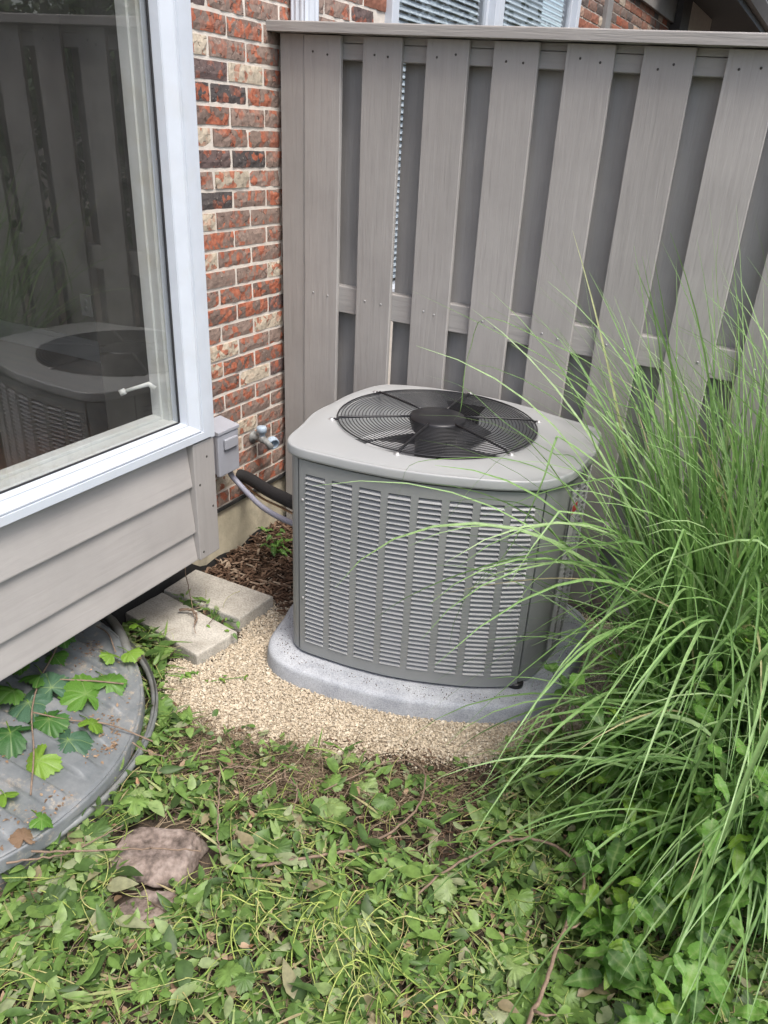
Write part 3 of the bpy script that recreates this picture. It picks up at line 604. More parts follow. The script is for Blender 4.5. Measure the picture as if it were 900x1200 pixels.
# ---------------------------------------------------------------- fence
def build_fence():
    f = tag(empty('wooden_fence', (.1, FY, 0)), 'tall taupe-painted shadowbox wooden fence with flat cap rail', 'fence'); f.location = (0, 0, 0)
    X0, PIT, BW, TH = .1306, .24387, .15367, .019
    zr, zt_ = [(.30, .40), (1.030, 1.133)], 1.995
    def board(name, x0, x1, y0, y1, z0, z1, mat, seed, nz=14):
        rr = random.Random(seed); m = MB(); P = []
        tw = rr.uniform(-.0015, .0015)
        for i in range(nz+1):
            z = z0+(z1-z0)*i/nz; s_ = mnoise.noise((seed*3.1, z*2.2, 0))*.0018; e = mnoise.noise((seed*1.7, z*9, 4))*.0007
            t = tw*(i/nz-.5)
            P.append([(x0+s_+e, y0-t, z), (x1+s_-e, y0+t, z), (x1+s_-e, y1+t, z), (x0+s_+e, y1-t, z), (x0+s_+e, y0-t, z)])
        m.grid(P, False); m.add([P[-1][j] for j in range(4)], [(0, 1, 2, 3)]); m.add([P[0][j] for j in range(4)], [(3, 2, 1, 0)])
        return m.build(name, mat, f, .0025, 1)
    # end post
    board('post', .024, .1245, FY+.004, FY+.10, 0, 1.985, Mt['fence'], 77)
    # rails
    for z0, z1 in zr:
        box('rail', (.10, FY+TH+.001, z0), (5.2, FY+TH+.052, z1), Mt['fence_x'], f, .003)
    box('rail', (.10, FY+TH+.001, 1.912), (5.2, FY+TH+.052, 1.962), Mt['fence_x'], f, .003)
    box('rail', (.10, FY+TH+.003, 1.9635), (5.2, FY+TH+.051, 1.986), Mt['fence_x'], f, .002)
    # boards
    nail = MB(); nail.lathe([(0.0, -.0014), (.0035, -.0012), (.004, 0)], (0, 0, 0), 8, 'Y'); nme = nail.mesh('nail', Mt['nail'])
    nail2 = MB(); nail2.lathe([(0.0, -.0018), (.0035, -.0014), (.004, 0)], (0, 0, 0), 8, 'Y'); nms = nail2.mesh('nail', Mt['screw'])
    rr = random.Random(4)
    for i in range(19):
        x0 = X0+i*PIT + rr.uniform(-.002, .002)
        b = board('board', x0, x0+BW+(-.003 if i == 1 else 0), FY, FY+TH, .05, 1.983, Mt['fence'], i+1)
        if i < 9:
            for z, me in ((1.935, nme), (1.085, nms)):
                for dx in (.045, .105):
                    o = bpy.data.objects.new('nail', me); link(o, b); o.location = (x0+dx+rr.uniform(-.01, .01), FY-.0003, z+rr.uniform(-.012, .012))
    for i in range(19):
        x0 = X0+BW+i*PIT-.0365 + rr.uniform(-.002, .002) + (.014 if i == 1 else -.008 if i < 4 else 0)
        board('rear_board', x0, x0+BW+.004, FY+TH+.054, FY+TH+.073, .05, 1.983, Mt['fence'], i+51)
    # two-layer cap
    P = []
    for i in range(41):
        x = -.006+5.2*i/40; dz = .0025*mnoise.noise((x*1.3, 9, 0)); y0 = FY-.045+.002*mnoise.noise((x*2, 3, 1)); y1 = FY+.125
        P.append([(x, y0, 1.9875+dz), (x, y0, 2.020+dz), (x, y1, 2.022+dz), (x, y1, 1.9875+dz), (x, y0, 1.9875+dz)])
    m = MB(); m.grid(P, False); m.add([P[0][j] for j in range(4)], [(3, 2, 1, 0)]); m.add([P[-1][j] for j in range(4)], [(0, 1, 2, 3)])
    m.build('cap_rail', Mt['fence_x'], f, .004, 2)
build_fence()

# ---------------------------------------------------------------- air conditioner
OUT83 = np.array([(.647,-.626),(.592,-.448),(.555,-.198),(.551,-.043),(.590,.123),(.676,.167),(.796,.207),(.893,.215),(1.038,.225),(1.11,.215),(1.273,.170),(1.458,.118),(1.468,.030),(1.489,-.194),(1.479,-.331),(1.438,-.431),(1.34,-.500),(1.234,-.548),(1.155,-.578),(1.058,-.606),(.938,-.627),(.811,-.637),(.710,-.638)])
OUT86 = np.array([(.693,-.691),(.639,-.519),(.603,-.277),(.599,-.127),(.637,.033),(.720,.075),(.836,.114),(.930,.122),(1.07,.131),(1.14,.122),(1.297,.078),(1.476,.028),(1.484,-.058),(1.506,-.274),(1.497,-.406),(1.457,-.503),(1.362,-.569),(1.26,-.616),(1.183,-.645),(1.09,-.672),(.973,-.692),(.851,-.702),(.753,-.702)])
OUTL = OUT83*.667+OUT86*.333
ACC = np.array((1.035, -.235)); FAN = np.array((.956, -.176)); FR = .338
def outline(n=256, off=0.0, order=7):
    th = np.arctan2(OUTL[:,1]-ACC[1], OUTL[:,0]-ACC[0]); r = np.hypot(*(OUTL-ACC).T); o = np.argsort(th); th, r = th[o], r[o]
    t = np.linspace(-np.pi, np.pi, 720, endpoint=False)
    rr = np.interp(t, np.r_[th-2*np.pi, th, th+2*np.pi], np.r_[r, r, r])
    F = np.fft.rfft(rr); k = np.arange(len(F)); F *= np.exp(-(k/21.0)**4); rr = np.fft.irfft(F, 720)
    P = np.c_[ACC[0]+rr*np.cos(t), ACC[1]+rr*np.sin(t)]
    d = np.roll(P, -1, 0)-np.roll(P, 1, 0); d /= np.hypot(*d.T)[:, None]; nrm = np.c_[d[:,1], -d[:,0]]
    P = P+nrm*off
    # resample evenly by arc length
    seg = np.hypot(*(np.roll(P, -1, 0)-P).T); s = np.r_[0, np.cumsum(seg)]; u = np.linspace(0, s[-1], n, endpoint=False)
    Q = np.r_[P, P[:1]]
    return np.c_[np.interp(u, s, Q[:,0]), np.interp(u, s, Q[:,1])]
PAD_OUT = outline(180, .075)
def build_ac():
    ac = tag(empty('air_conditioner'), 'grey outdoor air conditioner unit with louvered sides and black fan guard on top', 'air conditioner')
    ZB, ZT, ZL = .082, .805, .835
    n = 768; body = outline(n, -.012)
    d = np.roll(body, -1, 0)-np.roll(body, 1, 0); d /= np.hypot(*d.T)[:, None]; nrm = np.c_[d[:,1], -d[:,0]]
    inner = body-nrm*.028
    m = MB(); m.grid([[(*p, ZB+.01), (*p, ZT)] for p in inner], True, True); m.build('coil', Mt['coil'], ac)
    def near(x, y): return int(np.argmin(np.hypot(body[:,0]-x, body[:,1]-y)))
    iL, iR = near(.712, -.645), near(1.462, -.455)
    # plain sheet sections: corner posts; louvered sections between
    iS0, iS1 = near(1.487, -.30), near(1.46, .02)
    iB0, iB1 = near(1.38, .13), near(.66, .15)
    iW0, iW1 = near(.565, .05), near(.60, -.50)
    def rng(a, b):
        return list(range(a, b+1)) if b > a else list(range(a, n))+list(range(0, b+1))
    def sheet(mb, idx, z0, z1, th=.004, push=0.0):
        o_ = [body[i]+nrm[i]*push for i in idx]; q = [body[i]+nrm[i]*(push-th) for i in idx]
        ring = [[(*a, z0), (*a, z1), (*b_, z1), (*b_, z0), (*a, z0)] for a, b_ in zip(o_, q)]
        mb.grid(ring, False)
        for i in range(len(mb.sm)): mb.sm[i] = False
    def louver_panel(name, i0, i1, cols, rows, single, push):
        idx = rng(i0, i1); L = len(idx)-1
        pan = MB()
        ml, mr_ = .018, .022; W = 1-ml-mr_; pitch = W/cols; cw = pitch*.74
        z0, z1 = ZB+.045, ZT-.055
        b = []
        for c in range(cols):
            a = ml+c*pitch+pitch*.13; b.append((a, a+cw))
        # horizontal bands
        sheet(pan, idx, ZB, z0, push=push); sheet(pan, idx, z1, ZT-.011, push=push)
        edges = [0]+[v for ab in b for v in ab]+[1]
        def interp(u):
            f_ = u*L; k = min(int(f_), L-1); t = f_-k; a_, c_ = idx[k], idx[k+1]
            p = body[a_]*(1-t)+body[c_]*t; nn = nrm[a_]*(1-t)+nrm[c_]*t; return p, nn/np.hypot(*nn)
        for k in range(0, len(edges), 2):
            us = np.linspace(edges[k], edges[k+1], 4); ring = []
            for u in us:
                p, nn = interp(u); o_ = p+nn*push; q = p+nn*(push-.004)
                ring.append([(*o_, z0), (*o_, z1), (*q, z1), (*q, z0), (*o_, z0)])
            pan.grid(ring, False)
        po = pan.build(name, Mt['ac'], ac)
        # louver blades
        wcol = cw*np.sum(np.hypot(*(np.diff(body[idx], axis=0)).T)); H = (z1-z0)/rows
        bl = MB(); P = []
        for xx in np.linspace(-wcol/2-.001, wcol/2+.001, 3):
            P.append([(xx, .0042, -H*.30), (xx, .0034, -H*.36), (xx, -.003, -H*.06), (xx, -.0095, H*.20), (xx, -.010, H*.12), (xx, -.004, -H*.12), (xx, .0042, -H*.30)])
        bl.grid(P, False); me = bl.mesh('louver', Mt['louver'])
        big = MB()
        for (a, c_) in b:
            p, nn = interp((a+c_)/2); ang = math.atan2(nn[1], nn[0])-math.pi/2
            p = p+nn*(push-.001)
            for k in range(rows):
                z = z0+(k+.5)*H-.001
                if single:
                    o = bpy.data.objects.new('louver', me); link(o, po); o.location = (p[0], p[1], z); o.rotation_euler = (0, 0, ang)
                else:
                    Mx = Matrix.Translation((p[0], p[1], z)) @ Matrix.Rotation(ang, 4, 'Z'); big.add([Mx @ v.co for v in me.vertices], [tuple(q.vertices) for q in me.polygons])
        if not single:
            o = big.build('louvers', Mt['louver'], ac); o['kind'] = 'stuff'
        return po
    louver_panel('front_panel', iL, iR, 8, 37, True, .003)
    louver_panel('side_panel', iS0, iS1, 4, 37, False, .001)
    louver_panel('rear_panel', iB0, iB1, 7, 37, False, .001)
    louver_panel('left_panel', iW0, iW1, 6, 37, False, .001)
    for a, b_ in ((iR, iS0), (iS1, iB0), (iB1, iW0), (iW1, iL)):
        idx = rng(a, b_)[2:-2]
        m = MB(); sheet(m, idx, ZB, ZT-.011, .004); m.build('corner_post', Mt['ac'], ac)
    # base pan and feet
    m = MB(); bp = body-nrm*.004; m.grid([[(*p, ZB-.006), (*p, ZB+.012), (*(p-nrm[i]*.012), ZB+.012)] for i, p in enumerate(bp)], False, True); m.build('base_pan', Mt['ac'], ac)
    for (x, y) in ((.72, -.60), (1.43, -.43), (1.40, .05), (.66, .07)):
        m = MB(); m.lathe([(.028, -.012), (.028, .0), (.026, .004), (0, .004)], (x, y, ZB), 16); m.build('foot', Mt['black'], ac)
    # panel screws
    for u, zz in ((iL+4, .30), (iL+4, .66), (iR-4, .62), (iR-4, .28)):
        p = body[u]+nrm[u]*.005; m = MB(); m.lathe([(0, .003), (.0045, .0025), (.005, 0)], (0, 0, 0), 10, 'X')
        o = m.build('screw', Mt['screw'], ac); o.location = (p[0], p[1], zz); o.rotation_euler = (0, 0, math.atan2(nrm[u][1], nrm[u][0]))
    # lid: skirt, rounded shoulder, top plate to the fan opening
    nl = 288; lo = outline(nl, .002); dd = np.roll(lo, -1, 0)-np.roll(lo, 1, 0); dd /= np.hypot(*dd.T)[:, None]; ln = np.c_[dd[:,1], -dd[:,0]]
    rings = []
    for i in range(nl):
        p = lo[i]; row = [(*(p-ln[i]*.010), ZT-.003), (*p, ZT-.003), (*(p+ln[i]*.001), ZT+.004), (*p, ZL-.007)]
        for a in (25, 50, 75, 90): row.append((*(p-ln[i]*.006*(1-math.cos(R(a)))), ZL-.007+.006*math.sin(R(a))))
        row = [tuple(r_) for r_ in row]
        q = np.array(row[-1][:2]); v = q-FAN; a = math.atan2(v[1], v[0])
        for k, t in enumerate((.015, .1, .35, .7, .93)):
            e = FAN+(FR+.012)*np.array((math.cos(a), math.sin(a))); w_ = q*(1-t)+e*t; row.append((w_[0], w_[1], ZL-.002+.004*math.sin(math.pi*min(1, t))))
        for rr_, z in ((FR+.010, ZL-.002), (FR+.005, ZL-.004), (FR+.001, ZL-.010), (FR-.002, ZL-.022), (FR-.006, ZL-.06), (FR-.006, ZL-.20)):
            row.append((FAN[0]+rr_*math.cos(a), FAN[1]+rr_*math.sin(a), z))
        rings.append(row)
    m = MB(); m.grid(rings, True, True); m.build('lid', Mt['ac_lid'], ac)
    # fan guard: concentric wires
    m = MB()
    nr = 21
    for k in range(nr):
        r_ = .104+(FR+.002-.104)*k/(nr-1); z = ZL+.004+.008*(1-(r_/FR)**2)
        pts = [(FAN[0]+r_*math.cos(t), FAN[1]+r_*math.sin(t), z) for t in np.linspace(0, 2*math.pi, 72, endpoint=False)]
        m.tube(pts, .0015 if k < nr-1 else .0026, 5, False, True)
    m.build('fan_guard', Mt['black'], ac)
    for a in (-13, 47, 107, 167, 227, 287):
        m = MB(); ca, sa = math.cos(R(a+48)), math.sin(R(a+48))
        m.tube([(FAN[0]+r_*ca, FAN[1]+r_*sa, (ZL+.008+.008*(1-min(1, (r_/FR)**2)) if r_ < FR else ZL+.002)) for r_ in (.09, .15, .22, .29, FR-.004, FR+.004, FR+.020)], .0042, 6)
        so = m.build('guard_spoke', Mt['black'], ac)
        c = (FAN[0]+(FR+.022)*ca, FAN[1]+(FR+.022)*sa, ZL-.001)
        m = MB(); m.lathe([(.011, 0), (.011, .003), (.006, .003), (.006, .007), (0, .007)], c, 12); m.build('screw', Mt['screw'], so)
    m = MB(); m.lathe([(.088, ZL-.03), (.098, ZL+.004), (.098, ZL+.012), (.094, ZL+.017), (.05, ZL+.020), (0, ZL+.021)], (FAN[0], FAN[1], 0), 40); m.build('motor_cap', Mt['black'], ac)
    m = MB(); m.lathe([(.07, ZL-.20), (.075, ZL-.03)], (FAN[0], FAN[1], 0), 24); m.build('motor', Mt['black'], ac)
    # fan blades, at rest
    fan = empty('fan', (FAN[0], FAN[1], 0), ac)
    for k in range(3):
        m = MB(); P = []
        for t in np.linspace(0, 1, 8):
            r_ = .07+t*.25; wd = .55+.20*t; a0 = t*.35
            P.append([(r_*math.cos(a0+s_*wd), r_*math.sin(a0+s_*wd), ZL-.075+.055*s_-.01*t) for s_ in np.linspace(-.5, .5, 6)])
        m.grid(P); o = m.build('fan_blade', Mt['blade'], fan); o.rotation_euler = (0, 0, R(75+120*k)); s_ = o.modifiers.new('thick', 'SOLIDIFY'); s_.thickness = .003
    m = MB(); a = np.linspace(0, 2*np.pi, 60); m.lathe([(0, ZL-.15), (FR-.006, ZL-.15)], (FAN[0], FAN[1], 0), 40); m.build('inner_floor', Mt['shroud'], ac)
    # rating sticker and warning on the right-hand side
    k = near(1.492, -.255); p = body[k]+nrm[k]*.006; ang = math.atan2(nrm[k][1], nrm[k][0])
    m = MB(); m.box((0, -.03, .55), (.0006, .03, .70)); o = m.build('rating_label', Mt['paper'], ac); o.location = (p[0], p[1], 0); o.rotation_euler = (0, 0, ang)
    m = MB(); m.box((.0008, -.026, .665), (.0013, .026, .695)); o = m.build('warning_label', Mt['red'], ac); o.location = (p[0], p[1], 0); o.rotation_euler = (0, 0, ang)
build_ac()

def pebble():
    V = np.array([(-1,-1,-1),(1,-1,-1),(1,1,-1),(-1,1,-1),(-1,-1,1),(1,-1,1),(1,1,1),(-1,1,1)], float)*.5
    V *= np.array([1, .8, .7]); V += RNG.uniform(-.14, .14, V.shape)
    T = np.array([(0,2,1),(0,3,2),(4,5,6),(4,6,7),(0,1,5),(0,5,4),(1,2,6),(1,6,5),(2,3,7),(2,7,6),(3,0,4),(3,4,7)]); return V, T
def build_pad():
    P = outline(160, .078); d = np.roll(P, -1, 0)-np.roll(P, 1, 0); d /= np.hypot(*d.T)[:, None]; nr = np.c_[d[:,1], -d[:,0]]
    prof = [(.006, -.05), (.004, .0), (0, .050), (-.002, .058), (-.006, .064), (-.012, .0675), (-.016, .0685), (-.06, .0695), (-.16, .0695)]
    rows = []
    for i in range(160):
        rows.append([(P[i][0]+nr[i][0]*o, P[i][1]+nr[i][1]*o, z+.0012*mnoise.noise((P[i][0]*14, P[i][1]*14, z*20))-(.002*max(0, mnoise.noise((P[i][0]*45, P[i][1]*45, 7))) if .05 < z < .068 else 0)) for o, z in prof])
    m = MB(); m.grid(rows, True, True)
    b = len(m.v); m.add([r_[-1] for r_ in rows], [tuple(range(160))])
    o = m.build('equipment_pad', Mt['pad']); tag(o, 'rounded bluish grey concrete pad under the air conditioner', 'pad')
    q = outline(400, .030); k = RNG.integers(0, 400, 700); xy = q[k]+RNG.normal(0, .016, (700, 2)); ok = inpoly(xy[:, 0], xy[:, 1], [tuple(p) for p in outline(120, .06)]); xy = xy[ok]; n_ = len(xy)
    V, T = pebble(); mm = rots(RNG.uniform(0, 6.28, n_), RNG.normal(0, .3, n_))*RNG.uniform(.0009, .0030, n_)[:, None, None]
    o = scatter('pad_grit', V, T, mm, np.c_[xy, np.full(n_, .0712)], Mt['mulch'], smooth=False); tag(o, 'dark grit and crumbs lying on the concrete pad', 'grit', kind='stuff')
build_pad()

# ---------------------------------------------------------------- services on the brick wall
def smooth_path(pts, n=40):
    pts = np.array(pts, float); k = len(pts); Q = np.r_[[2*pts[0]-pts[1]], pts, [2*pts[-1]-pts[-2]]]; out = []
    for u in np.linspace(0, k-1-1e-6, n):
        i = int(u); t = u-i; p0, p1, p2, p3 = Q[i], Q[i+1], Q[i+2], Q[i+3]
        out.append(.5*((2*p1)+(-p0+p2)*t+(2*p0-5*p1+4*p2-p3)*t*t+(-p0+3*p1-3*p2+p3)*t**3))
    return [tuple(p) for p in out]
def build_services():
    d = tag(empty('disconnect_box', (.01, -.22, .45)), 'small grey electrical disconnect box on the brick wall beside the bay', 'electrical box'); d.location = (0, 0, 0)
    box('box_body', (.002, -.278, .452), (.074, -.160, .618), Mt['boxgrey'], d, .004)
    # sloped hood and hinged cover
    m = MB(); P = [[(.002, y, .6185), (.096, y, .6185), (.096, y, .632), (.002, y, .650), (.002, y, .6185)] for y in (-.284, -.154)]
    m.grid(P, False); m.add([P[0][j] for j in range(4)], [(0, 1, 2, 3)]); m.add([P[1][j] for j in range(4)], [(3, 2, 1, 0)]); m.build('hood', Mt['boxgrey'], d, .002)
    box('cover', (.0745, -.282, .446), (.092, -.156, .616), Mt['boxgrey'], d, .004)
    m = MB(); m.box((.0925, -.252, .552), (.104, -.172, .596)); m.build('pull_tab', Mt['boxgrey'], d, .005, 3)
    m = MB(); m.lathe([(.016, 0), (.016, -.02), (.013, -.03)], (.05, -.175, .452), 14); m.build('conduit_fitting', Mt['steel'], d)
    c = MB(); c.tube(smooth_path([(.05, -.175, .44), (.055, -.165, .408), (.08, -.155, .375), (.14, -.168, .346), (.25, -.215, .330), (.42, -.30, .355), (.60, -.38, .40)]), .0115, 10)
    tag(c.build('flexible_conduit', Mt['conduit']), 'pale lavender grey flexible conduit running from the disconnect box to the air conditioner', 'conduit')
    c = MB(); c.tube(smooth_path([(-.03, -.046, .355), (.05, -.046, .350), (.18, -.105, .355), (.36, -.21, .393), (.58, -.32, .43)]), .026, 12)
    tag(c.build('insulated_pipe', Mt['foam']), 'thick black foam-insulated pipe coming out of the brick wall', 'pipe')
    c = MB(); c.tube(smooth_path([(-.03, -.04, .33), (.03, -.05, .315), (.16, -.10, .305), (.33, -.185, .335), (.58, -.30, .36)]), .005, 8)
    tag(c.build('copper_line', Mt['copper']), 'thin bare copper line below the black insulated pipe', 'pipe')
    # hose bib
    h = tag(empty('hose_spigot', (.0, .05, .5)), 'outdoor water spigot with pale blue vacuum breaker cap on the brick wall', 'spigot'); h.location = (0, 0, 0)
    m = MB(); m.lathe([(.026, 0), (.026, .006), (.014, .008), (.012, .04), (.017, .042), (.017, .06), (0, .062)], (.001, .055, .497), 16, 'X'); m.build('valve_body', Mt['brass'], h)
    m = MB(); m.lathe([(.013, 0), (.015, .02), (.021, .022), (.022, .042), (.018, .047), (0, .048)], (.048, .055, .505), 18); m.build('breaker_cap', Mt['bluegrey'], h)
    m = MB(); m.tube([(.05, .055, .497), (.075, .062, .48), (.088, .066, .46)], [.013, .014, .015], 12); m.build('spout', Mt['brass'], h)
    m = MB(); m.lathe([(.0, .0), (.012, .0), (.025, .004), (.027, .012), (.026, .03), (.02, .033), (.02, .012), (0, .012)], (.0, .0, .0), 18, 'X'); o = m.build('handle', Mt['bluegrey'], h); o.location = (.066, .095, .482); o.rotation_euler = (0, R(15), R(-30))
    m = MB(); m.tube([(.045, .06, .49), (.07, .093, .483)], .007, 8); m.build('valve_stem', Mt['brass'], h)
build_services()

# ---------------------------------------------------------------- paving blocks
def slab(corners, z0, z1, seed):
    m = MB(); k = len(corners); P = []
    rr = random.Random(seed); n = 12
    def edge(a, b): return [(a[0]+(b[0]-a[0])*t, a[1]+(b[1]-a[1])*t) for t in np.linspace(0, 1, n, endpoint=False)]
    ring = []
    for i in range(4): ring += edge(corners[i], corners[(i+1) % 4])
    c = np.mean(np.array(corners), 0)
    rows = []
    for (x, y) in ring:
        j = 1+.010*mnoise.noise((x*30, y*30, seed)); X = c[0]+(x-c[0])*j; Y = c[1]+(y-c[1])*j
        rows.append([(c[0]+(X-c[0])*1.0, c[1]+(Y-c[1])*1.0, z0), (X, Y, z1-.007), (c[0]+(X-c[0])*.992, c[1]+(Y-c[1])*.985, z1-.0015), (c[0]+(X-c[0])*.98, c[1]+(Y-c[1])*.965, z1)])
    m.grid(rows, False, True); m.add([r_[-1] for r_ in rows], [tuple(range(len(rows)))])
    return m.build('paving_block', Mt['block'])
tag(slab([(.004, -.751), (.401, -.826), (.428, -.637), (.018, -.570)], -.02, .047, 1), 'pale concrete paving block nearest the window well, twigs lying on it', 'paving block', 'paving blocks by the house')
tag(slab([(.018, -.560), (.388, -.572), (.400, -.374), (.014, -.369)], -.02, .052, 2), 'pale concrete paving block next to the mulch, behind the other block', 'paving block', 'paving blocks by the house')

# ---------------------------------------------------------------- window well and its cover
def build_well():
    cx_, cy_ = WELLC
    w_ = tag(empty('window_well'), 'galvanised steel window well rim curving out from the wall under the bay', 'window well')
    def arc(r_, z, a0=-92, a1=92, n=60, oy=0): return [(cx_+r_*math.cos(R(a)), cy_+oy+r_*math.sin(R(a)), z) for a in np.linspace(a0, a1, n)]
    m = MB(); a = arc(.632, 0, oy=.045); P = []
    for i, p in enumerate(a):
        v = Vector((p[0]-cx_, p[1]-cy_, 0)).normalized(); P.append([(p[0]+v.x*.006*math.sin(z*90), p[1]+v.y*.006*math.sin(z*90), z) for z in np.linspace(-.25, .085, 14)])
    m.grid(P); m.build('well_wall', Mt['steel'], w_)
    m = MB(); m.tube(arc(.632, .062, oy=.045), .011, 10); m.build('rolled_rim', Mt['steel'], w_)
    h = MB(); h.tube(smooth_path([(-.01, -.86, .10), (.10, -.90, .125), (.25, -.99, .13), (.38, -1.10, .105), (.45, -1.18, .06), (.47, -1.22, -.05)]), .016, 10)
    tag(h.build('drain_hose', Mt['steel']), 'grey hose hanging over the edge into the window well', 'hose')
    c = tag(empty('window_well_cover'), 'flat grey clear-plastic window well cover scattered with leaves and dirt', 'well cover')
    # cover: sheet with raised panels running out from the wall
    def zc(x, y):
        r_ = math.hypot(x-cx_, y-cy_); u = ((y-cy_)/.118) % 1
        rid = .017*max(0, min(1, (abs(u-.5)-.27)/.035))*max(0, min(1, (WELLR-.05-r_)/.02))
        return .165-.055*(x/WELLR) - .012 + rid + .004*mnoise.noise((x*6, y*6, 2))
    P = []
    ys = np.linspace(cy_-WELLR+.002, cy_+WELLR-.002, 280)
    for y in ys:
        xe = math.sqrt(max(0, WELLR**2-(y-cy_)**2)); P.append([(.004+(xe-.004)*t, y, zc(.004+(xe-.004)*t, y)) for t in np.linspace(0, 1, 30)])
    m = MB(); m.grid(P, True); o = m.build('plastic_sheet', Mt['poly'], c)
    s_ = o.modifiers.new('thick', 'SOLIDIFY'); s_.thickness = .004
    pts = [(cx_+WELLR*math.cos(R(a)), cy_+WELLR*math.sin(R(a)), zc(WELLR*math.cos(R(a)), cy_+WELLR*math.sin(R(a)))-.004) for a in np.linspace(-89, 89, 70)]
    P = []
    for p in pts:
        v = Vector((p[0]-cx_, p[1]-cy_, 0)).normalized()
        P.append([(p[0]+v.x*a, p[1]+v.y*a, p[2]+b) for a, b in ((-.006, .004), (-.004, .009), (.003, .010), (.006, .004), (.007, -.03))])
    m = MB(); m.grid(P); m.build('cover_rim', Mt['poly'], c)
    return zc
zcover = build_well()

# ---------------------------------------------------------------- leaves
def leaf_template(l=1.0, wd=.5, cup=.12, droop=.18, n=5):
    V = []; T = []
    for i in range(n+1):
        t = i/n; w_ = wd*.5*math.sin(math.pi*min(1, t**.75))**.9 if 0 < i < n else 0
        z = -droop*t*t
        V.append((0, l*t, z))
        if 0 < i < n: V.append((-w_, l*t-.03, z+cup*w_*2)); V.append((w_, l*t-.03, z+cup*w_*2))
    # indices
    mid = [0]+[1+3*(i-1) for i in range(1, n)]+[1+3*(n-1)]
    for i in range(n):
        a, b = mid[i], mid[i+1]
        la = a+1 if 0 < i else None; lb = b+1 if i+1 < n else None; ra = a+2 if 0 < i else None; rb = b+2 if i+1 < n else None
        if la is None: T += [(a, b, lb), (a, rb, b)]
        elif lb is None: T += [(a, b, la), (a, ra, b)]
        else: T += [(a, b, lb), (a, lb, la), (a, ra, rb), (a, rb, b)]
    return np.array(V), np.array(T)
LV, LT = leaf_template()
def vine_leaf_mesh(mat, seed):
    """five-lobed toothed leaf, unit size, stalk at the origin, tip towards +y"""
    rr = random.Random(seed); n = 44; V = [(0, 0, 0)]; F = []; n = 52; vein = [1.0]
    for ring in (.5, 1.0):
        for i in range(n):
            a = 2*math.pi*i/n
            a2 = a if a <= math.pi else a-2*math.pi
            lob = .74+sum(am*math.exp(-((a2-ai)/wi)**2) for ai, am, wi in ((0, .27, .40), (1.0, .18, .30), (-1.0, .18, .30), (1.95, .12, .40), (-1.95, .12, .40)))
            lob -= .50*math.exp(-((abs(a2)-math.pi)/.30)**2)
            tooth = (1+.055*(1 if i % 2 else -1)+rr.uniform(-.02, .02)) if ring == 1.0 else 1
            r_ = ring*lob*tooth*.62; x, y = r_*math.sin(a), r_*math.cos(a)
            z = -.30*(x*x+y*y)*2 - .06*(1 if min(abs(a2-ai) for ai in (0, 1.0, -1.0, 1.95, -1.95)) < .08 else 0)*ring + .09*math.sin(2*a+seed)*ring*ring + rr.uniform(-.02, .02)
            V.append((x, y+.0, z)); vein.append(1.0 if min(abs(a2-ai) for ai in (0, 1.0, -1.0, 1.95, -1.95)) < math.pi/52 else 0.0)
    for i in range(n):
        j = (i+1) % n
        F.append((0, 1+j, 1+i)); F.append((1+i, 1+j, 1+n+j, 1+n+i))
    me = bpy.data.meshes.new('leaf'); me.from_pydata(V, [], F); me.materials.append(mat)
    at = me.attributes.new('vein', 'FLOAT', 'POINT'); at.data.foreach_set('value', vein)
    me.polygons.foreach_set('use_smooth', [True]*len(F)); me.update(); return me
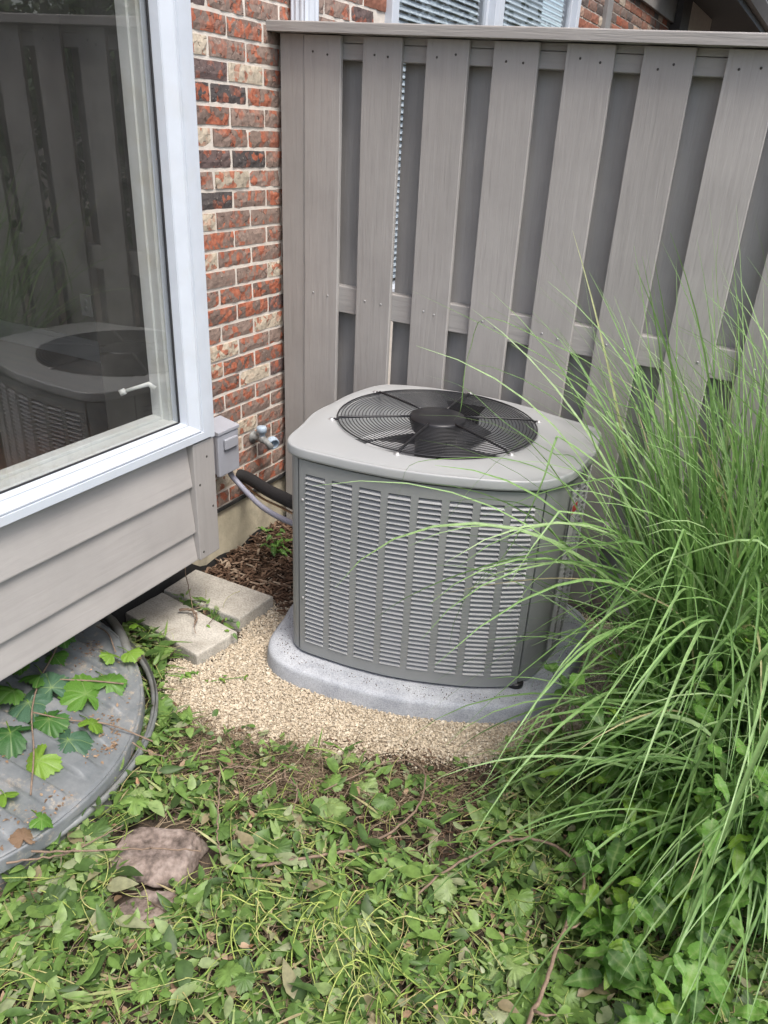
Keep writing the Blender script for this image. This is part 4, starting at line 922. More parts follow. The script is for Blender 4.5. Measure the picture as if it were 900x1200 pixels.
def build_vine():
    v = tag(empty('grape_vine'), 'green lobed vine leaves trailing across the plastic window well cover', 'vine')
    big = [vine_leaf_mesh(Mt['vine'], s) for s in range(3)]; blue = vine_leaf_mesh(Mt['blue_leaf'], 8); lime = vine_leaf_mesh(Mt['lime'], 9)
    spots = [(.146,-1.184,.09,big[0],200),(.202,-1.275,.115,big[1],160),(.255,-1.374,.155,blue,190),(.269,-1.302,.12,blue,60),(.352,-1.389,.125,big[0],170),(.318,-1.487,.145,big[2],120),(.451,-1.413,.13,blue,200),(.359,-1.259,.155,big[1],60),(.371,-1.184,.115,big[0],20),(.292,-1.089,.07,lime,100),(.327,-1.048,.075,lime,300),(.477,-1.349,.075,lime,0),(.448,-1.511,.12,lime,170),(.483,-1.641,.06,lime,70),(.604,-1.641,.06,big[0],290),(.243,-.919,.06,lime,40),(.12,-1.12,.08,big[2],240),(.10,-1.26,.10,big[0],110),(.19,-1.37,.10,big[1],140),(.16,-1.46,.12,big[2],170)]
    for (x, y, s_, me, a) in spots:
        o = bpy.data.objects.new('leaf', me); link(o, v); o.location = (x, y, zcover(x, y)+.028+.018*random.random())
        o.scale = (s_*.9,)*3; o.rotation_euler = (random.uniform(-.45, .45), random.uniform(-.35, .35)+.12, R(a))
        pm = MB(); b0 = Vector(o.location); pm.tube([b0, b0+Vector((-.02-.3*s_, .25*s_, -.012)), b0+Vector((-.05-.4*s_, .35*s_, -.022))], .0014, 5); pm.build('leaf_stalk', Mt['lime'], v)
    sm = MB()
    for pts in ([(.02, -1.02, .17), (.13, -1.16, .175), (.21, -1.29, .175), (.30, -1.40, .165), (.42, -1.50, .15), (.52, -1.6, .13)], [(.30, -1.40, .165), (.40, -1.36, .15), (.50, -1.31, .14), (.62, -1.27, .10)], [(.21, -1.29, .175), (.33, -1.22, .17), (.41, -1.16, .15)], [(.0, -.97, .13), (.15, -.98, .15), (.28, -1.06, .16)]):
        sm.tube(smooth_path(pts, 24), .0024, 6)
    sm.build('stem', Mt['bark'], v)
    # dead leaf fragments and crumbs on the cover
    n = 420; pts = []
    cl = [(.60, -1.60, .06), (.55, -1.36, .06), (.58, -1.70, .08), (.30, -1.55, .12), (.45, -1.30, .10), (.20, -1.10, .10)]
    while len(pts) < n:
        c = random.choice(cl); x, y = random.gauss(c[0], c[2]*.5), random.gauss(c[1], c[2]*.5)
        if x > .02 and math.hypot(x-WELLC[0], y-WELLC[1]) < WELLR-.03: pts.append((x, y, zcover(x, y)+.006))
    s_ = RNG.uniform(.004, .014, n)[:, None, None]
    o = scatter('leaf_crumbs', LV, LT, rots(RNG.uniform(0, 6.28, n), RNG.normal(0, .3, n))*s_, np.array(pts), Mt['deadleaf']); tag(o, 'brown crumbs of dead leaves on the plastic well cover', 'leaf litter', kind='stuff')
    o = bpy.data.objects.new('dead_leaf', vine_leaf_mesh(Mt['deadleaf'], 21)); link(o); o.location = (.60, -1.695, zcover(.6, -1.695)+.014); o.scale = (.06,)*3; o.rotation_euler = (.2, .1, 1); tag(o, 'single orange-brown dead leaf near the rim of the well cover', 'leaf')
build_vine()

# ---------------------------------------------------------------- gravel, mulch, litter
GRAV = [(.42, -.32), (.33, -.55), (.42, -.62), (.31, -.86), (.42, -1.0), (.56, -1.09), (.70, -1.10), (.84, -1.07), (.96, -1.03), (1.08, -.98), (1.20, -.86), (1.42, -.80), (1.56, -.62), (1.78, -.3), (1.74, .22), (.5, .22)]
MUL = [(-.0, -.37), (.40, -.35), (.52, -.45), (.60, .0), (.56, .24), (-.0, .25)]
GROUNDZ = np.vectorize(lambda x, y: ground_z(x, y))
def build_gravel():
    st = .025; gx_ = np.arange(.3, 1.8, st); gy_ = np.arange(-1.12, .24, st); m = MB()
    for a in gx_:
        for b in gy_:
            if inpoly([a+st/2], [b+st/2], GRAV)[0] and not (a < .62 and b > -.34) and not (a < .44 and -.84 < b < -.37):
                m.add([(p, q, max(ground_z(p, q), -.008)+.0055) for p, q in ((a, b), (a+st, b), (a+st, b+st), (a, b+st))], [(0, 1, 2, 3)], True)
    tag(m.build('gravel_bed', Mt['grit']), 'fine sandy grit beneath the cream gravel', 'ground', kind='structure')
    n = 130000; x = RNG.uniform(.25, 1.85, n); y = RNG.uniform(-1.18, .25, n)
    jx, jy = x+RNG.normal(0, .025, n), y+RNG.normal(0, .025, n)
    ok = inpoly(jx, jy, GRAV) & ~inpoly(x, y, [tuple(p) for p in PAD_OUT]) & ~inpoly(x, y, [(.0, -.76), (.405, -.83), (.43, -.637), (.392, -.57), (.402, -.37), (0, -.36)])
    ok &= ~((x < .62) & (y > -.30) & (RNG.random(n) < .8))
    x, y = x[ok][:52000], y[ok][:52000]; n = len(x)
    s_ = RNG.lognormal(math.log(.0042), .36, n); s_ = np.clip(s_, .0022, .012)
    z = np.maximum(GROUNDZ(x, y), -.008)+.006+RNG.uniform(0, .008, n)
    k = n//6
    o = None
    Vs, Ts, c = [], [], 0
    for g in range(6):
        V, T = pebble(); sl = slice(g*k, (g+1)*k)
        m = rots(RNG.uniform(0, 6.28, k), RNG.normal(0, .6, k), RNG.uniform(0, 6.28, k))*s_[sl][:, None, None]
        W = np.einsum('nij,kj->nki', m, V)+np.c_[x[sl], y[sl], z[sl]][:, None, :]
        Vs.append(W.reshape(-1, 3)); Ts.append((T[None]+(np.arange(k)*8)[:, None, None]).reshape(-1, 3)+c); c += k*8
    o = bpy.data.objects.new('gravel', npmesh('gravel', np.concatenate(Vs), np.concatenate(Ts), Mt['gravel'], False)); link(o)
    tag(o, 'cream crushed limestone gravel around the concrete pad', 'gravel', kind='stuff')
build_gravel()
def chips(name, poly, n, ln, mat, z_up=.012, seed=0):
    x0, x1 = min(p[0] for p in poly), max(p[0] for p in poly); y0, y1 = min(p[1] for p in poly), max(p[1] for p in poly)
    x = RNG.uniform(x0, x1, n*4); y = RNG.uniform(y0, y1, n*4); ok = inpoly(x, y, poly); x, y = x[ok][:n], y[ok][:n]; n = len(x)
    V, T = pebble(); V = V*np.array([1, .28, .14])
    m = rots(RNG.uniform(0, 6.28, n), RNG.normal(0, .25, n), RNG.uniform(0, 6.28, n))*RNG.uniform(*ln, n)[:, None, None]
    return scatter(name, V, T, m, np.c_[x, y, GROUNDZ(x, y)+RNG.uniform(.004, z_up+.01, n)], mat, smooth=False)
tag(chips('mulch', MUL, 3600, (.012, .045), Mt['mulch'], .025), 'dark brown shredded wood mulch against the house wall', 'mulch', kind='stuff')

def weeds_mask(x, y):
    """density of cut weeds"""
    d = np.hypot(x-WELLC[0], y-WELLC[1]); dens = np.ones_like(x)
    dens[(d < WELLR+.0)] = 0
    dens[inpoly(x, y, GRAV)] = 0
    dens[inpoly(x, y, [(0, -.76), (.41, -.84), (.44, -.63), (0, -.56)])] = 0
    dens[inpoly(x, y, [tuple(p) for p in PAD_OUT])] = 0
    dens[(y > -.95) & (x < 1.5) & (x > .32)] = 0
    dens[(x < .08)] = 0
    # thin, brown strip along the gravel
    edge = (y > -1.24) & (x > .62) & (x < 1.55)
    dens[edge] *= .20
    rock = (((x-.86)/.15)**2+((y+1.50)/.115)**2) < 1; dens[rock] = 0
    rock2 = (((x-.93)/.09)**2+((y+1.655)/.07)**2) < 1; dens[rock2] *= .12
    return dens
def pile_z(x, y): return GROUNDZ(x, y)+.012+.02*np.sin(x*7+1.3)*np.sin(y*6.1+.4)
def sample_weeds(n, lo=(.1, -2.5), hi=(2.7, -.55), patch=None):
    out = [];
    x = RNG.uniform(lo[0], hi[0], n*3); y = RNG.uniform(lo[1], hi[1], n*3)
    d = weeds_mask(x, y)
    if patch is not None: d = d*patch(x, y)
    ok = RNG.random(n*3) < d; return x[ok][:n], y[ok][:n]
def build_litter():
    nz = lambda x, y, s_, k: np.array([mnoise.noise((a*s_, b*s_, k)) for a, b in zip(x, y)])
    # broad cut leaves
    x, y = sample_weeds(25000, patch=lambda x, y: np.clip(.75+.9*nz(x, y, 4.5, 2.), .12, 1)); n = len(x)
    s_ = RNG.lognormal(math.log(.026), .52, n); s_ = np.clip(s_, .008, .075)
    m = rots(RNG.uniform(0, 6.28, n), RNG.normal(-.05, .48, n), RNG.normal(0, .9, n))
    fl = RNG.random(n) < .35; m[fl] = m[fl] @ np.diag([1, 1, -1.])
    V1, T1 = leaf_template(1, .55, .15, .25); V2, T2 = leaf_template(1, .34, .25, .1)
    z = pile_z(x, y)+RNG.uniform(.0, .07, n)
    h = n//2
    o = scatter('cut_weeds', V1, T1, (m*s_[:, None, None])[:h], np.c_[x, y, z][:h], Mt['litter']); tag(o, 'layer of freshly cut green weed leaves covering the ground', 'weeds', kind='stuff')
    o = scatter('cut_weeds', V2, T2, (m*s_[:, None, None]*1.2)[h:], np.c_[x, y, z][h:], Mt['litter']); tag(o, 'narrow cut green leaves mixed through the weed layer', 'weeds', kind='stuff')
    # stems: thin bent tubes of three sides
    def stems(name, n, ln, rad, mat, label, zr, patch=None, tilt=.22, xy=None):
        x, y = sample_weeds(n, patch=patch) if xy is None else xy; n = len(x); seg = 6; V = []; T = []; c = 0
        a = RNG.uniform(0, 6.28, n); L = RNG.uniform(*ln, n); bend = RNG.normal(0, 1.0, n); t = RNG.normal(0, tilt, n); z0 = pile_z(x, y)+RNG.uniform(*zr, n); r_ = RNG.uniform(*rad, n)
        for i in range(n):
            px, py, pz = x[i], y[i], z0[i]; ang = a[i]
            for k in range(seg+1):
                nx_, ny_ = -math.sin(ang), math.cos(ang)
                for q in range(3):
                    b = q*2.094; V.append((px+nx_*r_[i]*math.cos(b), py+ny_*r_[i]*math.cos(b), max(pz, .004)+r_[i]*math.sin(b)))
                st = L[i]/seg; px += math.cos(ang)*st; py += math.sin(ang)*st; pz += math.sin(t[i])*st*(1-1.6*k/seg); ang += bend[i]/seg
            for k in range(seg):
                for q in range(3):
                    p0 = c+k*3+q; p1 = c+k*3+(q+1) % 3; T += [(p0, p1, p1+3), (p0, p1+3, p0+3)]
            c += (seg+1)*3
        V = np.array(V)
        # keep clear of the cover
        o = bpy.data.objects.new(name, npmesh(name, V, np.array(T), mat)); link(o); tag(o, label, 'weeds', kind='stuff')
    stems('weed_stems', 3400, (.03, .14), (.0006, .0014), Mt['stem'], 'yellow-green cut stems tangled over the weed layer', (.02, .07))
    stems('dry_stems', 6000, (.03, .16), (.0005, .0015), Mt['dry'], 'dry brown stems and roots along the gravel edge', (.005, .045), lambda x, y: np.where((y > -1.38) & (x > .5) & (x < 1.5), 1., .28))
    # thatch of dry stems in front of the gravel
    k = 2600; t = RNG.random(k); bx = np.interp(t, [0, .3, .6, 1], [.58, .86, 1.12, 1.46]); by = np.interp(t, [0, .3, .6, 1], [-1.13, -1.11, -1.06, -.87])
    dx, dy = RNG.normal(0, .05, k), RNG.normal(-.03, .045, k)
    stems('dry_thatch', k, (.02, .12), (.0004, .0013), Mt['dry'], 'brown thatch of dry stems lying between the gravel and the weeds', (.0, .03), xy=(bx+dx, by+dy), tilt=.12)
    bx, by = bx[:260]+RNG.normal(0, .05, 260), by[:260]+RNG.normal(.0, .05, 260)
    o = scatter('stray_leaves', LV, LT, rots(RNG.uniform(0, 6.28, 260), RNG.normal(0, .35, 260))*RNG.uniform(.012, .04, 260)[:, None, None], np.c_[bx, by, GROUNDZ(bx, by)+.024], Mt['litter']); tag(o, 'stray wilted leaves strewn on the edge of the gravel', 'leaves', kind='stuff')
    # larger lobed leaves lying flat
    x, y = sample_weeds(520, patch=lambda x, y: np.clip(.5+1.2*nz(x, y, 3.1, 7.), .08, 1)); n = len(x); me = vine_leaf_mesh(Mt['litter'], 31)
    tv = np.array([v.co[:] for v in me.vertices]); tf = []
    for p in me.polygons:
        q = list(p.vertices); tf += [(q[0], q[i], q[i+1]) for i in range(1, len(q)-1)]
    m = rots(RNG.uniform(0, 6.28, n), RNG.normal(0, .42, n), RNG.uniform(0, 6.28, n))*RNG.uniform(.035, .085, n)[:, None, None]
    o = scatter('lobed_leaves', tv, tf, m, np.c_[x, y, pile_z(x, y)+RNG.uniform(.03, .07, n)], Mt['litter']); tag(o, 'larger lobed leaves wilting on top of the cut weeds', 'leaves', kind='stuff')
    # grass clippings: narrow flat blades
    x, y = sample_weeds(5200); n = len(x); V3, T3 = leaf_template(1, .07, .1, .12, 4)
    m = rots(RNG.uniform(0, 6.28, n), RNG.normal(0, .25, n), RNG.normal(0, .5, n))*RNG.uniform(.03, .12, n)[:, None, None]
    o = scatter('grass_clippings', V3, T3, m, np.c_[x, y, pile_z(x, y)+RNG.uniform(.01, .065, n)], Mt['clip']); tag(o, 'thin green and straw-coloured grass clippings over the weeds', 'grass', kind='stuff')
    # dead leaves
    x, y = sample_weeds(2000); n = len(x)
    m = rots(RNG.uniform(0, 6.28, n), RNG.normal(0, .5, n))*RNG.uniform(.012, .035, n)[:, None, None]
    o = scatter('dead_leaves', LV, LT, m, np.c_[x, y, pile_z(x, y)+RNG.uniform(.02, .05, n)], Mt['deadleaf']); tag(o, 'brown dead leaves among the cut weeds', 'leaves', kind='stuff')
    # shredded bark / soil crumbs along the gravel edge
    o = chips('soil_crumbs', [(.5, -1.05), (.85, -1.0), (1.2, -.8), (1.6, -.75), (1.7, -1.0), (1.3, -1.3), (.7, -1.32)], 2600, (.004, .02), Mt['mulch'], .01); tag(o, 'dark soil crumbs and bark bits along the gravel edge', 'soil', kind='stuff')
build_litter()

# yellow-green tufts of bent stalks (cut daylily-like stalks)
def ribbon(pts, w0, V, T, fold=.25, tip=.0, wmax=.35):
    """append a tapered grass ribbon with a shallow centre fold; pts (k,3)"""
    pts = np.asarray(pts, float); k = len(pts); base = len(V); up = np.array((0, 0, 1.))
    tan = np.gradient(pts, axis=0); tan /= np.linalg.norm(tan, axis=1)[:, None]+1e-9
    side = np.cross(tan, up); nn = np.linalg.norm(side, axis=1)[:, None]; side = np.where(nn > .05, side/np.maximum(nn, 1e-6), np.array((1., 0, 0)))
    return pts, tan, side
def blade_mesh(pts, width, twist=0.0, rr=random):
    pts, tan, side = ribbon(pts, 0, [], []); k = len(pts); V = []; F = []
    nrm = np.cross(side, tan)
    for i in range(k):
        t = i/(k-1); w_ = width*.5*min(1, .45+t*3)*(1-t**2.2)+.0003; a = twist*t
        s_ = side[i]*math.cos(a)+nrm[i]*math.sin(a); u = nrm[i]*math.cos(a)-side[i]*math.sin(a)
        V += [tuple(pts[i]-s_*w_), tuple(pts[i]-s_*w_*.16-u*w_*.32), tuple(pts[i]+s_*w_*.16-u*w_*.32), tuple(pts[i]+s_*w_)]
    for i in range(k-1):
        a = i*4; F += [(a+q, a+q+1, a+q+5, a+q+4) for q in range(3)]
    return V, F
def arc_blade(root, az, L, lean, curl, kink=None, n=14, rr=random):
    p = np.array(root, float); el = math.pi/2-lean; pts = [p.copy()]; st = L/n; a = az
    for i in range(n):
        t = i/n
        p = p+st*np.array((math.cos(el)*math.cos(a), math.cos(el)*math.sin(a), math.sin(el)))
        el -= curl/n*(.4+1.5*t)
        if kink and i == kink[0]: el -= kink[1]
        a += rr.uniform(-.03, .03)
        if p[2] < .015: p[2] = .015+rr.random()*.02; el = max(el, -.05)
        pts.append(p.copy())
    return pts
ACPOLY = [tuple(p) for p in outline(90, .012)]
def clear_of_ac(pts):
    P = np.array(pts); q = inpoly(P[:,0], P[:,1], ACPOLY) & (P[:,2] < .875); return not q.any() and P[:,1].max() < FY-.02
def midrib(me):
    at = me.attributes.new('vein', 'FLOAT', 'POINT'); at.data.foreach_set('value', [1.0 if k % 4 in (1, 2) else 0. for k in range(len(me.vertices))])
def build_grass():
    g = tag(empty('ornamental_grass', (1.98, -.25, 0)), 'large clump of tall arching ornamental grass right of the air conditioner', 'grass clump'); g.location = (0, 0, 0)
    rr = random.Random(21); V = []; F = []; singles = []
    def put(pts, wd, tw, single):
        v, f = blade_mesh(pts, wd, tw)
        if single: singles.append((v, f))
        else:
            b = len(V); V.extend(v); F.extend([tuple(i+b for i in q) for q in f])
    cnt = 0; tries = 0
    while cnt < 620 and tries < 8000:
        tries += 1
        r_ = .26*math.sqrt(rr.random()); t = rr.uniform(0, 6.28); root = (2.02+r_*math.cos(t)*1.1, -.22+r_*math.sin(t), 0)
        az = math.atan2(math.sin(t), math.cos(t))+rr.gauss(0, .7); L = rr.uniform(.75, 1.65)
        lean = abs(rr.gauss(.12, .13))+.25*r_; curl = rr.uniform(.35, 1.9)*(.7+.4*L)
        kink = (rr.randint(6, 11), rr.uniform(.8, 1.8)) if rr.random() < .10 else None
        pts = arc_blade(root, az, L, lean, curl, kink, rr=rr)
        if not clear_of_ac(pts): continue
        if min(q[0] for q in pts) < 1.52 and rr.random() < .72: continue
        put(pts, rr.uniform(.0075, .0165), rr.uniform(-1.2, 1.2), cnt % 5 == 0); cnt += 1
    cnt = 0
    while cnt < 560:
        t = rr.uniform(0, 6.28); r_ = .2*math.sqrt(rr.random()); root = (2.16+1.9*r_*math.cos(t), -.17+1.2*r_*math.sin(t), 0)
        pts = arc_blade(root, rr.gauss(2.6, 1.2), rr.uniform(.7, 1.65), abs(rr.gauss(.08, .10)), rr.uniform(.2, 1.3), None, rr=rr)
        if not clear_of_ac(pts): continue
        put(pts, rr.uniform(.008, .016), rr.uniform(-1.2, 1.2), cnt % 8 == 0); cnt += 1
    # skirt of blades falling towards the viewer on the near side
    cnt = 0
    while cnt < 320:
        t = rr.uniform(0, 6.28); r_ = .22*math.sqrt(rr.random()); root = (2.22+r_*math.cos(t), -.62+r_*math.sin(t)*1.2, 0)
        az = rr.gauss(-1.9, .9); L = rr.uniform(.6, 1.25); lean = abs(rr.gauss(.35, .25)); curl = rr.uniform(.9, 2.3)
        pts = arc_blade(root, az, L, lean, curl, (rr.randint(5, 9), rr.uniform(.6, 1.5)) if rr.random() < .2 else None, rr=rr)
        if not clear_of_ac(pts): continue
        P = np.array(pts)
        if (P[:,1] < -1.75).any(): continue
        put(pts, rr.uniform(.007, .0145), rr.uniform(-1, 1), cnt % 4 == 0); cnt += 1
    # long blades seen singly in front of the unit and the fence
    hand = [
     ([(1.95,-.35,.0),(1.90,-.55,.5),(1.80,-.70,.82),(1.646,-.72,.795),(1.447,-.72,.697),(1.253,-.72,.568),(1.093,-.72,.426),(.973,-.72,.273)], .012),
     ([(1.95,-.30,.0),(1.85,-.28,.6),(1.664,-.25,.988),(1.552,-.25,1.043),(1.327,-.25,1.131),(1.097,-.25,1.202),(.866,-.25,1.264)], .007),
     ([(1.98,-.28,.0),(1.80,-.3,.85),(1.60,-.3,1.08),(1.469,-.3,1.154),(1.334,-.3,1.193),(1.14,-.3,1.233),(1.10,-.3,1.13),(1.088,-.3,1.05),(1.087,-.3,.935),(1.066,-.3,.894)], .006),
     ([(1.95,-.45,.0),(1.80,-.6,.6),(1.68,-.62,.80),(1.529,-.62,.909),(1.379,-.63,.942),(1.229,-.66,.92),(1.11,-.69,.883),(1.085,-.70,.80),(1.055,-.71,.70)], .0055),
     ([(1.92,-.30,.0),(1.75,-.38,.5),(1.53,-.40,.87),(1.426,-.4,.90),(1.273,-.4,.96),(1.135,-.4,1.038),(1.006,-.4,1.053)], .007),
     ([(2.15,-.60,.0),(2.12,-.8,.7),(2.051,-.85,.972),(1.884,-.85,.901),(1.75,-.85,.767),(1.599,-.85,.615),(1.433,-.85,.387),(1.23,-.85,.106)], .011),
     ([(1.95,-.40,.0),(1.85,-.48,.6),(1.747,-.5,.832),(1.62,-.5,.92),(1.48,-.5,.983),(1.463,-.52,.975),(1.455,-.57,.86),(1.40,-.62,.66),(1.28,-.66,.467)], .0065),
     ([(1.98,-.3,.0),(1.85,-.3,.45),(1.668,-.3,.80),(1.50,-.3,1.166),(1.397,-.3,1.438)], .007),
     ([(1.95,-.15,.0),(1.80,-.1,.5),(1.60,-.1,.9),(1.429,-.1,1.14),(1.16,-.1,1.365)], .006),
     ([(2.15,-.75,.0),(2.08,-.98,.5),(1.949,-1.0,.57),(1.801,-1.0,.462),(1.645,-1.0,.323),(1.525,-1.0,.134),(1.49,-1.0,.07)], .013),
     ([(2.0,-.2,.0),(1.93,-.2,.6),(1.86,-.2,1.1),(1.755,-.2,1.406),(1.727,-.2,1.575)], .007),
     ([(2.1,-.55,.0),(1.95,-.78,.55),(1.80,-.80,.62),(1.60,-.80,.55),(1.40,-.80,.40),(1.25,-.80,.22)], .009),
     ([(2.1,-.60,.0),(1.98,-.82,.45),(1.85,-.90,.50),(1.66,-.92,.42),(1.48,-.93,.25),(1.38,-.93,.08)], .010),
     ([(2.1,-.70,.0),(2.05,-.95,.4),(1.90,-1.02,.43),(1.70,-1.05,.32),(1.55,-1.07,.17),(1.45,-1.08,.06)], .010),
     ([(2.0,-.45,.0),(1.9,-.62,.75),(1.75,-.68,.98),(1.55,-.70,.93),(1.35,-.72,.80)], .008),
     ([(2.05,-.6,.0),(1.95,-.72,.6),(1.80,-.75,.72),(1.62,-.74,.70),(1.42,-.74,.62),(1.20,-.74,.50)], .008),
     ([(2.30,-.85,.0),(2.16,-1.05,.75),(2.10,-1.12,.9),(2.03,-1.20,.6),(1.98,-1.28,.2)], .012),
     ([(2.35,-.75,.0),(2.26,-.98,.8),(2.18,-1.1,1.0),(2.13,-1.22,.75),(2.10,-1.30,.3),(2.09,-1.32,.1)], .012),
     ([(2.2,-.9,.0),(2.05,-1.05,.45),(1.96,-1.10,.60),(1.88,-1.16,.45),(1.80,-1.25,.12)], .010),
    ]
    for pts, wd in hand:
        v, f = blade_mesh(smooth_path(pts, 30), wd*1.35, rr.uniform(-.5, .5)); singles.append((v, f))
    me = bpy.data.meshes.new('blade_mass'); me.from_pydata(V, [], F); me.polygons.foreach_set('use_smooth', [True]*len(F)); me.materials.append(Mt['blade_g']); midrib(me)
    o = bpy.data.objects.new('blade_mass', me); link(o, g); o['kind'] = 'stuff'
    for v, f in singles:
        me = bpy.data.meshes.new('blade'); me.from_pydata(v, [], f); me.polygons.foreach_set('use_smooth', [True]*len(f)); me.materials.append(Mt['blade_g']); midrib(me)
        link(bpy.data.objects.new('blade', me), g)
build_grass()

# ---------------------------------------------------------------- broad-leaved weeds under and in front of the grass
def ovate_mesh(mat, seed, wd=.62):
    rr = random.Random(seed); n = 14; V = []; T = []
    for i in range(n+1):
        t = i/n; w_ = wd*.5*2.05*(t+.004)**.62*(1-t)**.95*(1+(.07 if i % 2 else -.05)) if i < n else 0; z = -.30*t*t+.05*math.sin(t*9+seed)
        ripple = .03*math.sin(t*14+seed*2)
        V += [(0, t, z-.02), (-w_*.55, t-.02, z+.10*w_+ripple*.4), (-w_, t-.035*(i % 2), z+.13*w_+ripple), (w_*.55, t-.02, z+.10*w_-ripple*.4), (w_, t-.035*(i % 2), z+.13*w_-ripple)]
    for i in range(n):
        a, b = i*5, i*5+5
        for p, q in ((0, 1), (1, 2)): T += [(a+p, b+p, b+q), (a+p, b+q, a+q)]
        for p, q in ((0, 3), (3, 4)): T += [(a+p, b+q, b+p), (a+p, a+q, b+q)]
    me = npmesh('leaf', np.array(V), np.array(T), mat)
    at = me.attributes.new('vein', 'FLOAT', 'POINT'); at.data.foreach_set('value', [1.0 if k % 5 == 0 else (.62 if (k//5) % 3 == 0 else 0.) for k in range(len(V))]); return me
OV = [ovate_mesh(Mt['weed'], 1, .6), ovate_mesh(Mt['weed'], 2, .72), ovate_mesh(Mt['lime'], 3, .6)]
def build_weed(center, nst, h, spread, label, seed, nleaf=10, size=(.05, .10), lime=.05):
    rr = random.Random(seed); p = tag(empty('leafy_weed'), label, 'weed', 'broad-leaved weeds'); st = MB()
    for s_ in range(nst):
        a = rr.uniform(0, 6.28); r_ = spread*.5*math.sqrt(rr.random()); x0, y0 = center[0]+r_*math.cos(a), center[1]+r_*math.sin(a)
        H = h*rr.uniform(.5, 1.1); dx, dy = rr.gauss(0, .10), rr.gauss(-.03, .10)
        pts = [(x0+dx*t*t, y0+dy*t*t, H*t-.01) for t in np.linspace(0, 1, 6)]
        st.tube(pts, [.0028*(1-.6*t) for t in np.linspace(0, 1, 6)], 5)
        for k in range(nleaf):
            t = .25+.75*(k+rr.random())/nleaf; z = H*t; q = (x0+dx*t*t, y0+dy*t*t, z)
            o = bpy.data.objects.new('leaf', OV[2] if rr.random() < lime*2*t else OV[rr.randrange(2)]); link(o, p)
            o.location = q; sz_ = rr.uniform(*size)*(1.1-.35*t); o.scale = (sz_,)*3
            o.rotation_euler = (rr.uniform(-.55, .25), rr.uniform(-.35, .35), k*2.4+rr.uniform(-.4, .4))
    st.build('stem', Mt['weed'], p)
build_weed((1.98, -.66), 30, .62, .46, 'dense dark green broad-leaved weed in front of the grass clump', 1, 9)
build_weed((2.25, -.92), 30, .70, .48, 'broad-leaved weed at the right edge of the picture below the grass', 2, 9)
build_weed((1.93, -1.02), 18, .36, .34, 'low broad-leaved weed beneath drooping grass blades near the vine twig', 3, 7)
build_weed((2.16, -1.25), 22, .32, .46, 'low weed in the bottom right corner among fallen grass blades', 4, 8)
build_weed((2.30, -.48), 24, .80, .46, 'taller leafy weed growing inside the right side of the grass clump', 5, 9)
build_weed((.30, -.585), 5, .07, .13, 'small green weed sprouting in the gap between the two paving blocks', 6, 8, (.022, .04), .35)
build_weed((.20, .04), 4, .15, .16, 'dark ivy-like weed against the foundation behind the air conditioner', 7, 8, (.04, .06), 0)
build_weed((.42, -.90), 3, .05, .10, 'tiny seedling leaves beside the corner of the front paving block', 8, 5, (.02, .035), .3)

# tufts of pale bent stalks in the cut weeds
def tuft(center, n, L, label, seed):
    rr = random.Random(seed); V = []; F = []; p = MB()
    for i in range(n):
        a = rr.uniform(0, 6.28); x, y = center[0]+rr.gauss(0, .045), center[1]+rr.gauss(0, .035)
        az = rr.gauss(-1.2, 1.1); l = L*rr.uniform(.5, 1.2); z = .03
        pts = [(x, y, z), (x+math.cos(az)*l*.35, y+math.sin(az)*l*.35, z+.05+rr.random()*.03), (x+math.cos(az+.2)*l*.7, y+math.sin(az+.2)*l*.7, z+.035), (x+math.cos(az+.4)*l, y+math.sin(az+.4)*l, z+rr.random()*.02)]
        p.tube(smooth_path(pts, 9), rr.uniform(.0010, .0019), 4)
    o = p.build('stalk_tuft', Mt['stem']); tag(o, label, 'plant stalks', kind='stuff')
tuft((1.40, -1.47), 34, .17, 'bundle of yellow-green flattened stalks in the middle of the cut weeds', 1)
tuft((1.13, -1.56), 16, .13, 'small bundle of yellow-green stalks right of the pink stone', 2)
tuft((1.56, -1.58), 16, .15, 'yellow-green stalks at the bottom edge of the picture', 3)

# ---------------------------------------------------------------- stones
def stone(name, c, size, rz, label, seed):
    rr = random.Random(seed); bm = bmesh.new()
    for k in range(26):
        p = Vector((rr.uniform(-1, 1), rr.uniform(-1, 1), rr.uniform(-1, 1))); p = Vector([math.copysign(abs(x)**.75, x) for x in p]); p.z = min(p.z, .75+.25*rr.random())
        bm.verts.new((p.x*size[0], p.y*size[1], p.z*size[2]))
    r_ = bmesh.ops.convex_hull(bm, input=bm.verts); bmesh.ops.delete(bm, geom=[v for v in bm.verts if not v.link_faces], context='VERTS')
    bmesh.ops.subdivide_edges(bm, edges=bm.edges, cuts=9, use_grid_fill=True)
    bmesh.ops.triangulate(bm, faces=bm.faces)
    for _ in range(3): bmesh.ops.smooth_vert(bm, verts=bm.verts, factor=.5, use_axis_x=True, use_axis_y=True, use_axis_z=True)
    for v in bm.verts:
        p = v.co*1.0; d_ = .006*mnoise.noise(p*22+Vector((seed, 0, 0)))+.004*mnoise.noise(p*60)+.002*mnoise.noise(p*150); v.co += v.co.normalized()*d_
    me = bpy.data.meshes.new(name); bm.to_mesh(me); bm.free(); me.materials.append(Mt['rock'])
    me.polygons.foreach_set('use_smooth', [True]*len(me.polygons))
    o = bpy.data.objects.new(name, me); link(o); o.location = c; o.rotation_euler = (.06, -.05, rz); tag(o, label, 'stone'); return o
stone('stone', (.870, -1.525, .014), (.115, .085, .042), .45, 'rough pinkish brown stone lying in the cut weeds', 1)
stone('stone', (.945, -1.665, .018), (.075, .06, .026), .3, 'smaller half-buried stone in front of the pink stone, partly under leaves', 4)

